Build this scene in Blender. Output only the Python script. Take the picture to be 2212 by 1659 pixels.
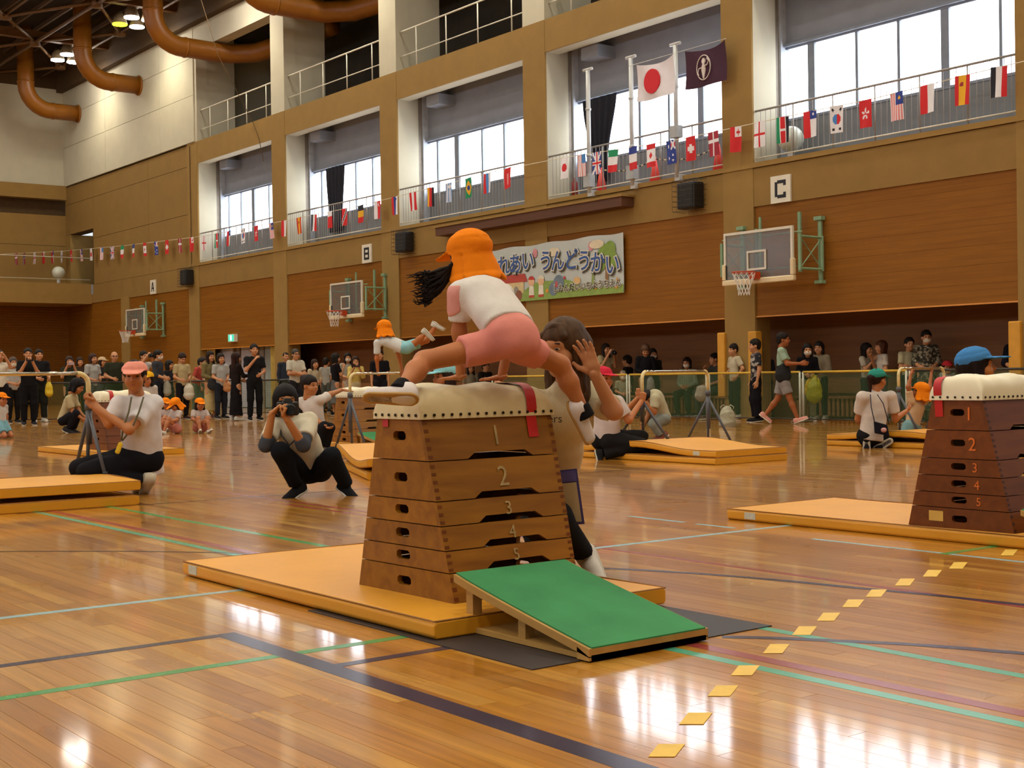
import bpy, math, random
import numpy as np
for _o in list(bpy.data.objects): bpy.data.objects.remove(_o)
SC = bpy.context.scene
COL = SC.collection
rnd = random.Random(7)

# ------------------------------------------------------------------ camera
IW, IH = 2212, 1659
FPX, YAW, PITCH, ROLL, CAMH = 2907.6, math.radians(52.5355), math.radians(-0.30492), math.radians(-0.83999), 0.92
def _cam_axes():
    f0 = np.array([-math.sin(YAW), math.cos(YAW), 0.]); r0 = np.array([math.cos(YAW), math.sin(YAW), 0.]); u0 = np.array([0, 0, 1.])
    f = f0*math.cos(PITCH)+u0*math.sin(PITCH); u = -f0*math.sin(PITCH)+u0*math.cos(PITCH)
    r = r0*math.cos(ROLL)+u*math.sin(ROLL); u2 = -r0*math.sin(ROLL)+u*math.cos(ROLL)
    return r, u2, f
CR, CU, CF = _cam_axes()
CAM = np.array([0, 0, CAMH])
cam_d = bpy.data.cameras.new('camera'); cam = bpy.data.objects.new('camera', cam_d); COL.objects.link(cam)
cam_d.sensor_width = 36; cam_d.lens = FPX*36/IW; cam_d.clip_end = 300
from mathutils import Matrix, Vector
cam.matrix_world = Matrix([[CR[i], CU[i], -CF[i], CAM[i]] for i in range(3)]+[[0, 0, 0, 1]])
SC.camera = cam

# ------------------------------------------------------------------ world, exposure
SC.view_settings.view_transform = 'Standard'; SC.view_settings.look = 'None'
SC.view_settings.gamma = 1; SC.view_settings.use_curve_mapping = False
SC.view_settings.exposure = 0.0
wd = bpy.data.worlds.new('overcast_sky'); SC.world = wd; wd.use_nodes = True
wd.node_tree.nodes['Background'].inputs[0].default_value = (.85, .92, 1, 1); wd.node_tree.nodes['Background'].inputs[1].default_value = 1.0
try:
    SC.cycles.use_denoising = True; SC.cycles.sample_clamp_indirect = 6.0
    SC.cycles.max_bounces = 6; SC.cycles.diffuse_bounces = 3; SC.cycles.glossy_bounces = 3; SC.cycles.transparent_max_bounces = 8; SC.cycles.use_adaptive_sampling = True; SC.cycles.adaptive_threshold = .035
except Exception: pass
LAMP_W = 148.0          # watts of one ceiling lamp
WINDOW_E = 7.0           # emission of daylit panes
LAMP_X = [-52.84+6.56*i for i in range(10)]
LAMP_Y = [18.72, 12.4, 6.1, -0.2, -6.5]
LAMP_Z = 13.75
lamp_data = bpy.data.lights.new('ceiling_lamp_light', 'SPOT')
lamp_data.energy = LAMP_W*4; lamp_data.spot_size = math.radians(126); lamp_data.spot_blend = .8; lamp_data.shadow_soft_size = .45
lamp_data.color = (1.0, .89, .64)

# ------------------------------------------------------------------ pixel helpers (a pixel gives a direction, the ground / wall gives the distance)
def ray(px, py): return CF+CR*((px-IW/2)/FPX)-CU*((py-IH/2)/FPX)
def onz(px, py, z=0.): d = ray(px, py); return CAM+d*((z-CAMH)/d[2])
def ony(px, py, y): d = ray(px, py); return CAM+d*(y/d[1])
def onx(px, py, x): d = ray(px, py); return CAM+d*(x/d[0])
def atd(px, py, D): return CAM+ray(px, py)*D
def depth(p): return float(np.dot(np.array(p)-CAM, CF))

# ------------------------------------------------------------------ materials
def lin(c): c /= 255.; return c/12.92 if c <= .04045 else ((c+.055)/1.055)**2.4
def srgb(h):
    if isinstance(h, str): h = h.lstrip('#'); h = [int(h[i:i+2], 16) for i in (0, 2, 4)]
    return tuple(lin(float(v)) for v in h)
MATS = {}
def mat(name, col, rough=.6, var=.12, scale=6., bump=0., bscale=40., metal=0., emit=0., spec=.4, stretch=None, sheen=0.):
    """procedural principled material: base colour broken up by noise, optional bump"""
    if name in MATS: return MATS[name]
    m = bpy.data.materials.new(name); m.use_nodes = True; nt = m.node_tree; N = nt.nodes; L = nt.links
    b = N['Principled BSDF']; c = srgb(col)
    b.inputs['Roughness'].default_value = rough; b.inputs['Metallic'].default_value = metal
    b.inputs['Specular IOR Level'].default_value = spec
    tc = N.new('ShaderNodeTexCoord'); mp = N.new('ShaderNodeMapping'); L.new(tc.outputs['Object'], mp.inputs[0])
    if stretch: mp.inputs['Scale'].default_value = stretch
    nz = N.new('ShaderNodeTexNoise'); nz.inputs['Scale'].default_value = scale; nz.inputs['Detail'].default_value = 4
    L.new(mp.outputs[0], nz.inputs['Vector'])
    rp = N.new('ShaderNodeValToRGB'); L.new(nz.outputs[0], rp.inputs[0])
    rp.color_ramp.elements[0].position = .3; rp.color_ramp.elements[1].position = .7
    rp.color_ramp.elements[0].color = (*[v*(1-var) for v in c], 1); rp.color_ramp.elements[1].color = (*[min(1, v*(1+var)) for v in c], 1)
    L.new(rp.outputs[0], b.inputs['Base Color'])
    if bump:
        n2 = N.new('ShaderNodeTexNoise'); n2.inputs['Scale'].default_value = bscale; n2.inputs['Detail'].default_value = 3
        L.new(mp.outputs[0], n2.inputs['Vector'])
        bp = N.new('ShaderNodeBump'); bp.inputs['Strength'].default_value = bump; bp.inputs['Distance'].default_value = .01
        L.new(n2.outputs[0], bp.inputs['Height']); L.new(bp.outputs[0], b.inputs['Normal'])
    if emit:
        L.new(rp.outputs[0], b.inputs['Emission Color']); b.inputs['Emission Strength'].default_value = emit
    if sheen: b.inputs['Sheen Weight'].default_value = sheen
    MATS[name] = m; return m
def wood(name, c0, c1, axis=0, grain=1.2, rough=.4, var_obj=.25, fine=60., spec=.4):
    """wood with grain stretched along one axis and a tone that differs from piece to piece"""
    if name in MATS: return MATS[name]
    m = bpy.data.materials.new(name); m.use_nodes = True; nt = m.node_tree; N = nt.nodes; L = nt.links
    b = N['Principled BSDF']; b.inputs['Roughness'].default_value = rough; b.inputs['Specular IOR Level'].default_value = spec
    g = N.new('ShaderNodeNewGeometry'); mp = N.new('ShaderNodeMapping'); L.new(g.outputs['Position'], mp.inputs[0])
    s = [fine/4]*3; s[axis] = grain; mp.inputs['Scale'].default_value = s
    oi = N.new('ShaderNodeObjectInfo'); L.new(oi.outputs['Random'], mp.inputs['Location'])
    nz = N.new('ShaderNodeTexNoise'); nz.inputs['Scale'].default_value = 1.; nz.inputs['Detail'].default_value = 6; nz.inputs['Distortion'].default_value = .6
    L.new(mp.outputs[0], nz.inputs['Vector'])
    rp = N.new('ShaderNodeValToRGB'); L.new(nz.outputs[0], rp.inputs[0])
    rp.color_ramp.elements[0].position = .28; rp.color_ramp.elements[1].position = .72
    rp.color_ramp.elements[0].color = (*srgb(c0), 1); rp.color_ramp.elements[1].color = (*srgb(c1), 1)
    mx = N.new('ShaderNodeHueSaturation'); L.new(rp.outputs[0], mx.inputs['Color'])
    mr = N.new('ShaderNodeMapRange'); mr.inputs['To Min'].default_value = 1-var_obj; mr.inputs['To Max'].default_value = 1+var_obj
    L.new(oi.outputs['Random'], mr.inputs[0]); L.new(mr.outputs[0], mx.inputs['Value'])
    L.new(mx.outputs[0], b.inputs['Base Color'])
    MATS[name] = m; return m
def emat(name, col, e):
    if name in MATS: return MATS[name]
    m = bpy.data.materials.new(name); m.use_nodes = True; N = m.node_tree.nodes; L = m.node_tree.links
    N.remove(N['Principled BSDF']); em = N.new('ShaderNodeEmission'); em.inputs[0].default_value = (*srgb(col), 1); em.inputs[1].default_value = e
    L.new(em.outputs[0], N['Material Output'].inputs[0]); MATS[name] = m; return m

# ------------------------------------------------------------------ object helpers
def tag(o, label=None, cat=None, group=None, kind=None):
    if label: o['label'] = label
    if cat: o['category'] = cat
    if group: o['group'] = group
    if kind: o['kind'] = kind
    return o
def empty(name, loc=(0, 0, 0), label=None, cat=None, group=None, kind=None, rz=0):
    o = bpy.data.objects.new(name, None); COL.objects.link(o); o.location = tuple(loc); o.rotation_euler.z = rz; o.empty_display_size = .1
    return tag(o, label, cat, group, kind)
def link(name, me, m, parent=None, loc=None, smooth=False):
    o = bpy.data.objects.new(name, me); COL.objects.link(o)
    if m is not None and len(me.materials) == 0:
        for q in (m if isinstance(m, (list, tuple)) else [m]): me.materials.append(q)
    if parent is not None:
        o.parent = parent
        if loc is None: o.matrix_parent_inverse = Matrix.LocRotScale(parent.location, parent.rotation_euler, None).inverted()
    if loc is not None: o.location = tuple(loc)
    if smooth: me.shade_smooth()
    return o
def mesh(name, v, f, m=None, parent=None, smooth=False, mi=None, loc=None):
    me = bpy.data.meshes.new(name); me.from_pydata([tuple(map(float, p)) for p in v], [], [tuple(map(int, q)) for q in f])
    o = link(name, me, m, parent, loc, smooth)
    if mi is not None: me.polygons.foreach_set('material_index', np.asarray(mi, dtype=np.int32))
    me.update(); return o
class MB:
    """collects shapes that belong to ONE part"""
    def __init__(s): s.v = []; s.f = []; s.mi = []
    def _add(s, v, f, mi=0):
        n = len(s.v); s.v += [tuple(map(float, p)) for p in v]; s.f += [tuple(i+n for i in q) for q in f]; s.mi += [mi]*len(f); return s
    def box(s, x0, x1, y0, y1, z0, z1, mi=0):
        v = [(x, y, z) for x in (x0, x1) for y in (y0, y1) for z in (z0, z1)]
        return s._add(v, [(0, 1, 3, 2), (4, 6, 7, 5), (0, 4, 5, 1), (2, 3, 7, 6), (0, 2, 6, 4), (1, 5, 7, 3)], mi)
    def hexa(s, b, t, mi=0):
        """b, t: four bottom and four top corners, counter-clockwise from above"""
        return s._add(list(b)+list(t), [(3, 2, 1, 0), (4, 5, 6, 7), (0, 1, 5, 4), (1, 2, 6, 5), (2, 3, 7, 6), (3, 0, 4, 7)], mi)
    def tube(s, pts, r, n=8, mi=0, closed=False, caps=True):
        P = [np.array(p, float) for p in pts]; R = r if isinstance(r, (list, tuple)) else [r]*len(P); v = []; a0 = None
        for i, p in enumerate(P):
            if closed: d = P[(i+1) % len(P)]-P[i-1]
            else: d = P[min(i+1, len(P)-1)]-P[max(i-1, 0)]
            d = d/(np.linalg.norm(d)+1e-9)
            if a0 is None: a0 = np.cross(d, [0, 0, 1.] if abs(d[2]) < .9 else [1., 0, 0])
            a = a0-d*np.dot(a0, d); a /= np.linalg.norm(a)+1e-9; a0 = a; b = np.cross(d, a)
            for k in range(n): t = 2*math.pi*k/n; v.append(p+R[i]*(a*math.cos(t)+b*math.sin(t)))
        f = []; m_ = len(P)
        for i in range(m_ if closed else m_-1):
            for k in range(n):
                j = (i+1) % m_; f.append((i*n+k, i*n+(k+1) % n, j*n+(k+1) % n, j*n+k))
        if caps and not closed: f += [tuple(range(n-1, -1, -1)), tuple(range((m_-1)*n, m_*n))]
        return s._add(v, f, mi)
    def prism(s, poly, axis, a, b, mi=0):
        """poly: 2D outline; axis: 0,1,2 extrusion axis; the outline uses the other two axes in order"""
        n = len(poly); v = []
        for t in (a, b):
            for p in poly: q = list(p); q.insert(axis, t); v.append(q)
        f = [tuple(range(n)), tuple(range(2*n-1, n-1, -1))]+[(i, i+n, (i+1) % n+n, (i+1) % n) for i in range(n)]
        return s._add(v, f, mi)
    def disc(s, c, nrm, r, n=20, mi=0):
        nrm = np.array(nrm, float); nrm /= np.linalg.norm(nrm); a = np.cross(nrm, [0, 0, 1.] if abs(nrm[2]) < .9 else [1., 0, 0]); a /= np.linalg.norm(a); b = np.cross(nrm, a)
        return s._add([np.array(c)+r*(a*math.cos(2*math.pi*k/n)+b*math.sin(2*math.pi*k/n)) for k in range(n)], [tuple(range(n))], mi)
    def build(s, name, m, parent=None, smooth=False, loc=None): return mesh(name, s.v, s.f, m, parent, smooth, s.mi if any(s.mi) else None, loc)
def box(name, x0, x1, y0, y1, z0, z1, m, parent=None): return MB().box(x0, x1, y0, y1, z0, z1).build(name, m, parent)
def bevel(o, w=.01, seg=2):
    b = o.modifiers.new('bevel', 'BEVEL'); b.width = w; b.segments = seg; b.limit_method = 'ANGLE'; b.angle_limit = .6; return o
def struct(o, label, cat='wall'): return tag(o, label, cat, None, 'structure')
def copy_tree(o, parent=None):
    c = o.copy(); COL.objects.link(c); c.parent = parent
    for ch in list(o.children): copy_tree(ch, c)
    return c
# ================================================================== the hall
W = 20.2                                   # long wall plane
PITCHX = 6.53
CE = [(-51.78, -50.92), (-45.32, -44.45), (-38.83, -37.94), (-32.30, -31.43), (-25.75, -24.90), (-19.18, -18.36), (-12.57, -11.72), (-6.04, -5.18), (.49, 1.35)]
M_tan = mat('tan_wall_plaster', '#8f7038', .8, .06, 3, .15, 90)
M_tan2 = mat('tan_wall_panel', '#896a34', .8, .06, 2, .15, 90)
M_white = mat('cream_wall', '#bfb9a2', .8, .04, 2, .1, 60)
M_grey = mat('grey_gallery_wall', '#868b94', .8, .05, 3)
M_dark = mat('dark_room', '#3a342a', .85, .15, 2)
M_pan = wood('wall_wood_board', '#7c4b0a', '#89560e', 0, .8, .6, .015, 60, .25)
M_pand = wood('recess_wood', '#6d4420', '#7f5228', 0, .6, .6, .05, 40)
M_rail = mat('painted_rail', '#8e8a84', .4, .05)
M_railw = mat('white_rail', '#d8d4c4', .5, .05)
M_frame = mat('window_frame', '#7e8795', .4, .08)
M_pane = emat('daylit_pane', '#f2f6ff', WINDOW_E)
M_trimd = mat('shadow_gap', '#4a3518', .8, .1)

# ---- floor: boards run along the long wall
def board_mat():
    m = bpy.data.materials.new('varnished_floor_board'); m.use_nodes = True; N = m.node_tree.nodes; L = m.node_tree.links; b = N['Principled BSDF']
    b.inputs['Specular IOR Level'].default_value = .5; b.inputs['Coat Weight'].default_value = .8; b.inputs['Coat Roughness'].default_value = .07
    g = N.new('ShaderNodeNewGeometry'); at = N.new('ShaderNodeAttribute'); at.attribute_name = 'tone'
    mp = N.new('ShaderNodeMapping'); mp.inputs['Scale'].default_value = (1.3, 26, 1); L.new(g.outputs['Position'], mp.inputs[0])
    ad = N.new('ShaderNodeVectorMath'); ad.operation = 'MULTIPLY_ADD'; L.new(at.outputs['Fac'], ad.inputs[0]); ad.inputs[1].default_value = (37, 11, 5); L.new(mp.outputs[0], ad.inputs[2])
    nz = N.new('ShaderNodeTexNoise'); nz.inputs['Scale'].default_value = 1; nz.inputs['Detail'].default_value = 5; nz.inputs['Distortion'].default_value = 1.2; L.new(ad.outputs[0], nz.inputs['Vector'])
    r1 = N.new('ShaderNodeValToRGB'); L.new(at.outputs['Fac'], r1.inputs[0]); e = r1.color_ramp.elements
    e[0].color = (*srgb('#9a6114'), 1); e[1].color = (*srgb('#cf9d45'), 1); k = e.new(.5); k.color = (*srgb('#b67c22'), 1)
    r2 = N.new('ShaderNodeValToRGB'); L.new(nz.outputs[0], r2.inputs[0]); r2.color_ramp.elements[0].color = (.66, .6, .52, 1); r2.color_ramp.elements[1].color = (1.12, 1.1, 1.06, 1)
    r2.color_ramp.elements[0].position = .3; r2.color_ramp.elements[1].position = .75
    mx = N.new('ShaderNodeMix'); mx.data_type = 'RGBA'; mx.blend_type = 'MULTIPLY'; mx.inputs[0].default_value = 1; L.new(r1.outputs[0], mx.inputs[6]); L.new(r2.outputs[0], mx.inputs[7])
    L.new(mx.outputs[2], b.inputs['Base Color'])
    n3 = N.new('ShaderNodeTexNoise'); n3.inputs['Scale'].default_value = 2.2; L.new(g.outputs['Position'], n3.inputs['Vector'])
    mr = N.new('ShaderNodeMapRange'); mr.inputs['To Min'].default_value = .22; mr.inputs['To Max'].default_value = .36; L.new(n3.outputs[0], mr.inputs[0]); L.new(mr.outputs[0], b.inputs['Roughness'])
    bp = N.new('ShaderNodeBump'); bp.inputs['Strength'].default_value = .03; bp.inputs['Distance'].default_value = .01; L.new(n3.outputs[0], bp.inputs['Height']); L.new(bp.outputs[0], b.inputs['Normal'])
    return m
M_board = board_mat()
floor = struct(box('floor', -60, 12, -12, 26, -.2, -.018, mat('floor_underlay', '#3a2410', .9)), 'varnished wooden gym floor with painted court lines', 'floor')
BW = .075; far = MB(); tones = []; near = []
r2_ = random.Random(3)
for r in range(int((W+1.6+11)/BW)):
    y0 = -11+r*BW; x = -58.2-r2_.random()*2.
    while x < 11:
        Ln = r2_.choice((.9, 1.2, 1.5, 1.8, 2.1)); x1 = min(x+Ln, 11.5); c = np.array([(x+x1)/2, y0+BW/2, 0]); D = depth(c)
        t = min(1, max(0, r2_.gauss(.5, .2)))
        vis = False
        if .8 < D < 60:
            q = c-CAM; u = IW/2+FPX*np.dot(q, CR)/D; w_ = IH/2-FPX*np.dot(q, CU)/D; vis = -150 < u < IW+150 and w_ < IH+60
        if vis and D < 4.75: near.append((D, x, x1, y0, t))
        elif D > .3 or abs(c[0]) < 12: far.box(x+.0008, x1-.0008, y0+.0007, y0+BW-.0007, -.018, 0); tones += [t]*8
        x = x1
near.sort()
def set_tone(o, tl):
    a = o.data.attributes.new('tone', 'FLOAT', 'POINT'); a.data.foreach_set('value', np.array(tl, dtype=np.float32))
for D, x, x1, y0, t in near[300:]: far.box(x+.0008, x1-.0008, y0+.0007, y0+BW-.0007, -.018, 0); tones += [t]*8
o = far.build('floor_boards_beyond', M_board, floor); set_tone(o, tones); o['kind'] = 'stuff'
for D, x, x1, y0, t in near[:300]:
    o = box('floor_board', x+.0008, x1-.0008, y0+.0007, y0+BW-.0007, -.018, 0, M_board, floor); set_tone(o, [t]*8)

# painted lines
def lmat(n, c): return mat('court_line_'+n, c, .22, .08, 8, spec=.5)
LM = dict(navy=lmat('navy', '#2c2a3e'), green=lmat('green', '#3f8a4c'), blue=lmat('pale_blue', '#8fb0b4'), red=lmat('red', '#8a3a34'), teal=lmat('teal', '#4d9a7c'), black=lmat('dark', '#3a2a26'))
def line(c, p, q, w, n='court_line'):
    p = np.array(p[:2]); q = np.array(q[:2]); d = (q-p)/np.linalg.norm(q-p); s = np.array([-d[1], d[0]])*w/2
    z = .0006+.0002*rnd.random()
    v = [(*(p-s), z), (*(q-s), z), (*(q+s), z), (*(p+s), z)]
    mesh(n, v+[(a, b, z-.0004) for a, b, _ in v], [(0, 1, 2, 3), (7, 6, 5, 4), (0, 4, 5, 1), (1, 5, 6, 2), (2, 6, 7, 3), (3, 7, 4, 0)], LM[c], floor)
def lx(c, px, py, x0, x1, w=.05): y = onz(px, py)[1]; line(c, (x0, y), (x1, y), w)
def ly(c, px, py, y0, y1, w=.05): x = onz(px, py)[0]; line(c, (x, y0), (x, y1), w)
p0 = onz(490, 1371); lx('navy', 490, 1371, p0[0]-.025, 4, .08)
ly('navy', 490, 1371, -4, p0[1])
p1 = onz(735, 1437); line('navy', (p1[0], p0[1]), (p1[0], 2.62), .05)
ly('green', 400, 1448, -4, 3.2); ly('green', 400, 1448, 5.8, 6.3)
ly('blue', 261, 1305, -6, 14)
lx('teal', 1830, 1484, -12, 6); lx('red', 1830, 1462, -12, 6, .06)
lx('teal', 1936, 1410, -3.4, 6); lx('green', 490, 1141, -11, -6)
lx('blue', 1927, 1183, -4.9, 6, .04); lx('red', 1800, 1254, -9, 6, .04)
for a in (1395, 1440, 1545): pz = onz(a, 1119+(a-1395)*.115); line('blue', (pz[0]-.16, pz[1]), (pz[0]+.16, pz[1]), .04)
ly('black', 525, 1075, 3, 9, .04); lx('red', 675, 1090, -12, -8, .04)
ly('black', 330, 990, 2, 12, .04)
def arc(c, pts, w=.05):
    P = [onz(*p)[:2] for p in pts]; m = MB(); z = .0009
    for i in range(len(P)):
        d = P[min(i+1, len(P)-1)]-P[max(i-1, 0)]; d /= np.linalg.norm(d); s = np.array([-d[1], d[0]])*w/2
        m.v += [(*(P[i]-s), z), (*(P[i]+s), z)]
        if i: k = 2*i; m.f.append((k-2, k, k+1, k-1)); m.mi.append(0)
    m.build('court_line', LM[c], floor)
arc('navy', [(1270, 1226), (1412, 1233), (1560, 1243), (1700, 1255), (1850, 1270), (2000, 1284), (2130, 1298), (2260, 1312)], .045)
arc('navy', [(1560, 1376), (1660, 1378), (1800, 1384), (1950, 1391), (2100, 1402), (2260, 1416)], .045)
arc('black', [(-60, 1192), (100, 1191), (300, 1191), (480, 1194), (640, 1201)], .03)
M_tape = mat('yellow_tape', '#d8b04a', .5, .06, 20)
tp = [(1440, 1622), (1503, 1553), (1562, 1493), (1610, 1449), (1677, 1402), (1738, 1363), (1790, 1333), (1843, 1304), (1893, 1282), (1955, 1258), (2014, 1239), (2070, 1222), (2180, 1194)]
for i, p in enumerate(tp):
    k = (p[1]-806)/596.; v = [(*onz(p[0]+dx*k, p[1]+dy*k)[:2], .0016) for dx, dy in ((-29, 10), (13, 10), (29, -10), (-13, -10))]
    mesh('tape_mark', v+[(a, b, .0011) for a, b, _ in v], [(0, 1, 2, 3), (7, 6, 5, 4), (0, 4, 5, 1), (1, 5, 6, 2), (2, 6, 7, 3), (3, 7, 4, 0)], M_tape, floor)

# ---- long wall
XL, XR = -54.85, 10.
wall = struct(empty('wall_back', (0, W, 0)), 'long tan and wood clad hall wall with columns and a gallery')
for i, (a, b) in enumerate(CE):
    box('column', a, b, W, W+.45, 0, 5.1 if i else 4.3, M_tan, wall)
    if i: box('column_face', a, b, W, W+.05, 5.1, 9.4, M_tan, wall)
box("band_beam", -58, XR, W+.012, W+.4, 4.24, 5.0, M_tan2, wall)
box('gallery_edge', CE[1][0], XR, W-.025, W+.4, 5.012, 5.11, M_tan, wall)
box('upper_beam', CE[1][0], XR, W+.008, W+.06, 8.63, 9.40, M_tan, wall); box('beam_soffit', CE[1][0], XR, W+.06, W+.45, 8.635, 9.3, M_white, wall)
ends = [(-58., CE[0][0])]+[(CE[i][1], CE[i+1][0]) for i in range(len(CE)-1)]
NB = 20
for bi, (a, b) in enumerate(ends):
    z0 = 2.06 if bi >= 2 else 0.
    hB = (4.24-2.06)/NB
    n = int(round((4.24-z0)/hB))
    for k in range(n): box('wall_board', a+.004, b-.004, W+.045+.0012*((k*7+bi*3) % 3), W+.12, z0+k*hB+.0006, z0+(k+1)*hB-.0006, M_pan, wall)
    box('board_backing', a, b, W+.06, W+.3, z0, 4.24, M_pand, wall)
    if bi >= 2: box('soffit_trim', a, b, W+.03, W+.13, 2.035, 2.06, wood('trim_wood', '#b8772f', '#c98a3d', 0, .8, .4), wall)
# recess behind the lower columns
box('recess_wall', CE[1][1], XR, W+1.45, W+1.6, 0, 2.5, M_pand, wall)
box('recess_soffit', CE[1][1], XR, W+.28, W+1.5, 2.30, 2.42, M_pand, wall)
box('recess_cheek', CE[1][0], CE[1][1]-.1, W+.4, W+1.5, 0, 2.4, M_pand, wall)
# gallery piers, sill wall, head wall, soffit
YB = 21.25
for i, (a, b) in enumerate(CE[1:]):
    box('gallery_pier', a, b, W+.05, W+.72, 5.1, 8.9, M_white, wall)
    box('pier_duct', a+.1, b-.05, W+.72, W+.88, 5.1, 8.9, mat('pier_brown', '#8d8478', .8), wall)
    box('gallery_pilaster', a+.02, b, W+.88, YB+.1, 5.1, 8.9, mat('pilaster_blue_grey', '#b4bcc6', .8), wall)
    box('upper_column', a, b, W+.01, W+.45, 9.40, 13.46, M_white, wall)
    box('upper_pier', a+.02, b-.02, W+.45, W+1.5, 9.40, 13.4, M_white, wall)
    if i < len(CE)-2: box('gallery_crossbeam', b+.75, b+1.35, W+.5, YB, 8.35, 8.63, M_grey, wall)
box('gallery_floor', CE[1][0], XR, W+.4, YB+.3, 4.9, 5.10, M_grey, wall)
box('sill_wall', CE[1][0], XR, YB, YB+.25, 5.1, 6.04, mat('sill_wall_grey', '#777b7e', .8, .06), wall)
box('head_wall', CE[1][0], XR, YB, YB+.25, 7.56, 8.95, M_grey, wall)
box('gallery_ceiling', CE[1][0], XR, W+.45, YB+.2, 8.85, 9.3, M_grey, wall)
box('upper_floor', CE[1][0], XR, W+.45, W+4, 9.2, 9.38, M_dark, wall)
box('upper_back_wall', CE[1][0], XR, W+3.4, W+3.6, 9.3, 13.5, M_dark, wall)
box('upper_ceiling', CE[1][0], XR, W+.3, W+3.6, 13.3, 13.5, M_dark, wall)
box('upper_side_wall', CE[1][0]-.3, CE[1][0]+.02, W+.3, W+3.6, 9.2, 13.5, M_white, wall)
box('top_beam', CE[1][0], XR, W-.01, W+.45, 12.60, 13.48, M_white, wall)
# wall left of the gallery: tan panels with joints, cream panels above
for z0, z1 in ((5.012, 6.90), (6.915, 8.60), (8.615, 9.36)):
    for a, b in ((-54.7, -48.9), (-48.885, CE[1][0]-.012)): box('wall_panel', a, b, W+.02, W+.4, z0, z1, M_tan2, wall)
    if z0 > 6.9: box('wall_panel', -58, -54.715, W+.02, W+.4, max(z0, 7.32), z1, M_tan2, wall)
box('panel_backing', -58, CE[1][0], W+.05, W+.5, 7.3, 9.4, M_trimd, wall); box('panel_backing', XL, CE[1][0], W+.05, W+.5, 4.24, 9.4, M_trimd, wall)
for z0, z1 in ((9.42, 11.06), (11.075, 12.38), (12.395, 13.46)):
    for a, b in ((-58.2, -53.1), (-53.085, -47.6), (-47.585, -44.62)): box('cream_panel', a, b, W-.03, W+.5, z0, z1, M_white, wall)
box('corner_return', -58, -57.4, W, W+2, 4.2, 7.3, M_tan, wall)
box('passage_back', -58, -54.6, W+1.8, W+2, 4.2, 7.5, M_grey, wall); box('passage_floor', -58, -54.8, W, W+2, 4.6, 5.0, M_grey, wall)

# ---- windows of the gallery
def window(n, a, b, label, mull):
    wn = struct(empty('window_%d' % n, ((a+b)/2, YB, 6.04)), label, 'window')
    fr = MB(); fr.box(a, b, YB-.02, YB+.12, 7.50, 7.56); fr.box(a, b, YB-.02, YB+.12, 6.04, 6.09); fr.box(a, b, YB-.09, YB-.02, 7.545, 7.60)
    fr.build('window_frame', M_frame, wn); xs = [a]
    for x, t in mull:
        x += a
        if a < x < b: box('mullion', x-t/2, x+t/2, YB-.01, YB+.11, 6.09, 7.50, M_frame, wn); xs += [x]
    xs.append(b)
    for i in range(len(xs)-1): box('pane', xs[i]+.02, xs[i+1]-.02, YB+.05, YB+.06, 6.09, 7.50, M_pane, wn)
mulls = [(.64, .17), (1.76, .06), (2.73, .06), (3.74, .17), (4.87, .06)]
m2 = [(.45, .07), (1.38, .2), (2.55, .06), (3.52, .06), (4.6, .17)]
for n, (i, mm, lb) in enumerate(((1, [(.3, .06), (1.27, .06), (2.2, .2), (3.37, .06), (4.4, .17)], 'far left gallery window above the curtained doorway'), (2, m2, 'gallery window with a dark curtain above hoop B'), (3, m2, 'gallery window above the left end of the banner'),
        (4, [(.9, .06), (2.15, .07), (3.11, .06), (4.1, .17)], 'gallery window behind the two large flags'), (5, mulls, 'nearest wide gallery window above hoop C'), (6, mulls, 'gallery window beyond the frame on the right'), (7, mulls, 'gallery window far beyond the frame'))):
    window(n+1, CE[i][1], CE[i+1][0], lb, mm)
# ---- railings
for i in range(1, 8):
    a, b = CE[i][1], CE[i+1][0]
    if i > 5: continue
    rl = empty('gallery_railing', ((a+b)/2, W+.1, 5.11), ['', 'gallery railing below the far left gallery window', 'gallery railing below the curtained window over hoop B', 'gallery railing over the left end of the banner', 'gallery railing in front of the flagpoles', 'gallery railing above hoop C'][i], 'railing', 'gallery railings')
    MB().tube([(a, W+.1, 6.15), (b, W+.1, 6.15)], .022).build('top_rail', M_rail, rl, True)
    MB().tube([(a, W+.1, 5.21), (b, W+.1, 5.21)], .014).build('bottom_rail', M_railw, rl, True)
    for k in range(1, 6): MB().tube([(a+(b-a)*k/6, W+.1, 5.11), (a+(b-a)*k/6, W+.1, 6.15)], .014, 6).build('post', M_rail, rl, True)
    bl = MB()
    for k in range(1, 44): xx = a+(b-a)*k/44; bl.box(xx-.004, xx+.004, W+.096, W+.104, 5.21, 6.14)
    o = bl.build('baluster_bars', M_rail, rl); o['kind'] = 'stuff'
    if i <= 4:
        ru = empty('upper_railing', ((a+b)/2, W+.15, 9.4), ['', 'white upper floor railing at the far left opening', 'white upper floor railing in the second opening', 'white upper floor railing in the third opening', 'white upper floor railing at the top edge'][i], 'railing', 'upper railings')
        for z, r in ((10.5, .024), (9.82, .016)): MB().tube([(a, W+.15, z), (b, W+.15, z)], r).build('rail', M_railw, ru, True)
        for k in range(1, 5): MB().tube([(a+(b-a)*k/4-.6, W+.15, 9.4), (a+(b-a)*k/4-.6, W+.15, 10.5)], .02, 6).build('post', M_railw, ru, True)

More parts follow.
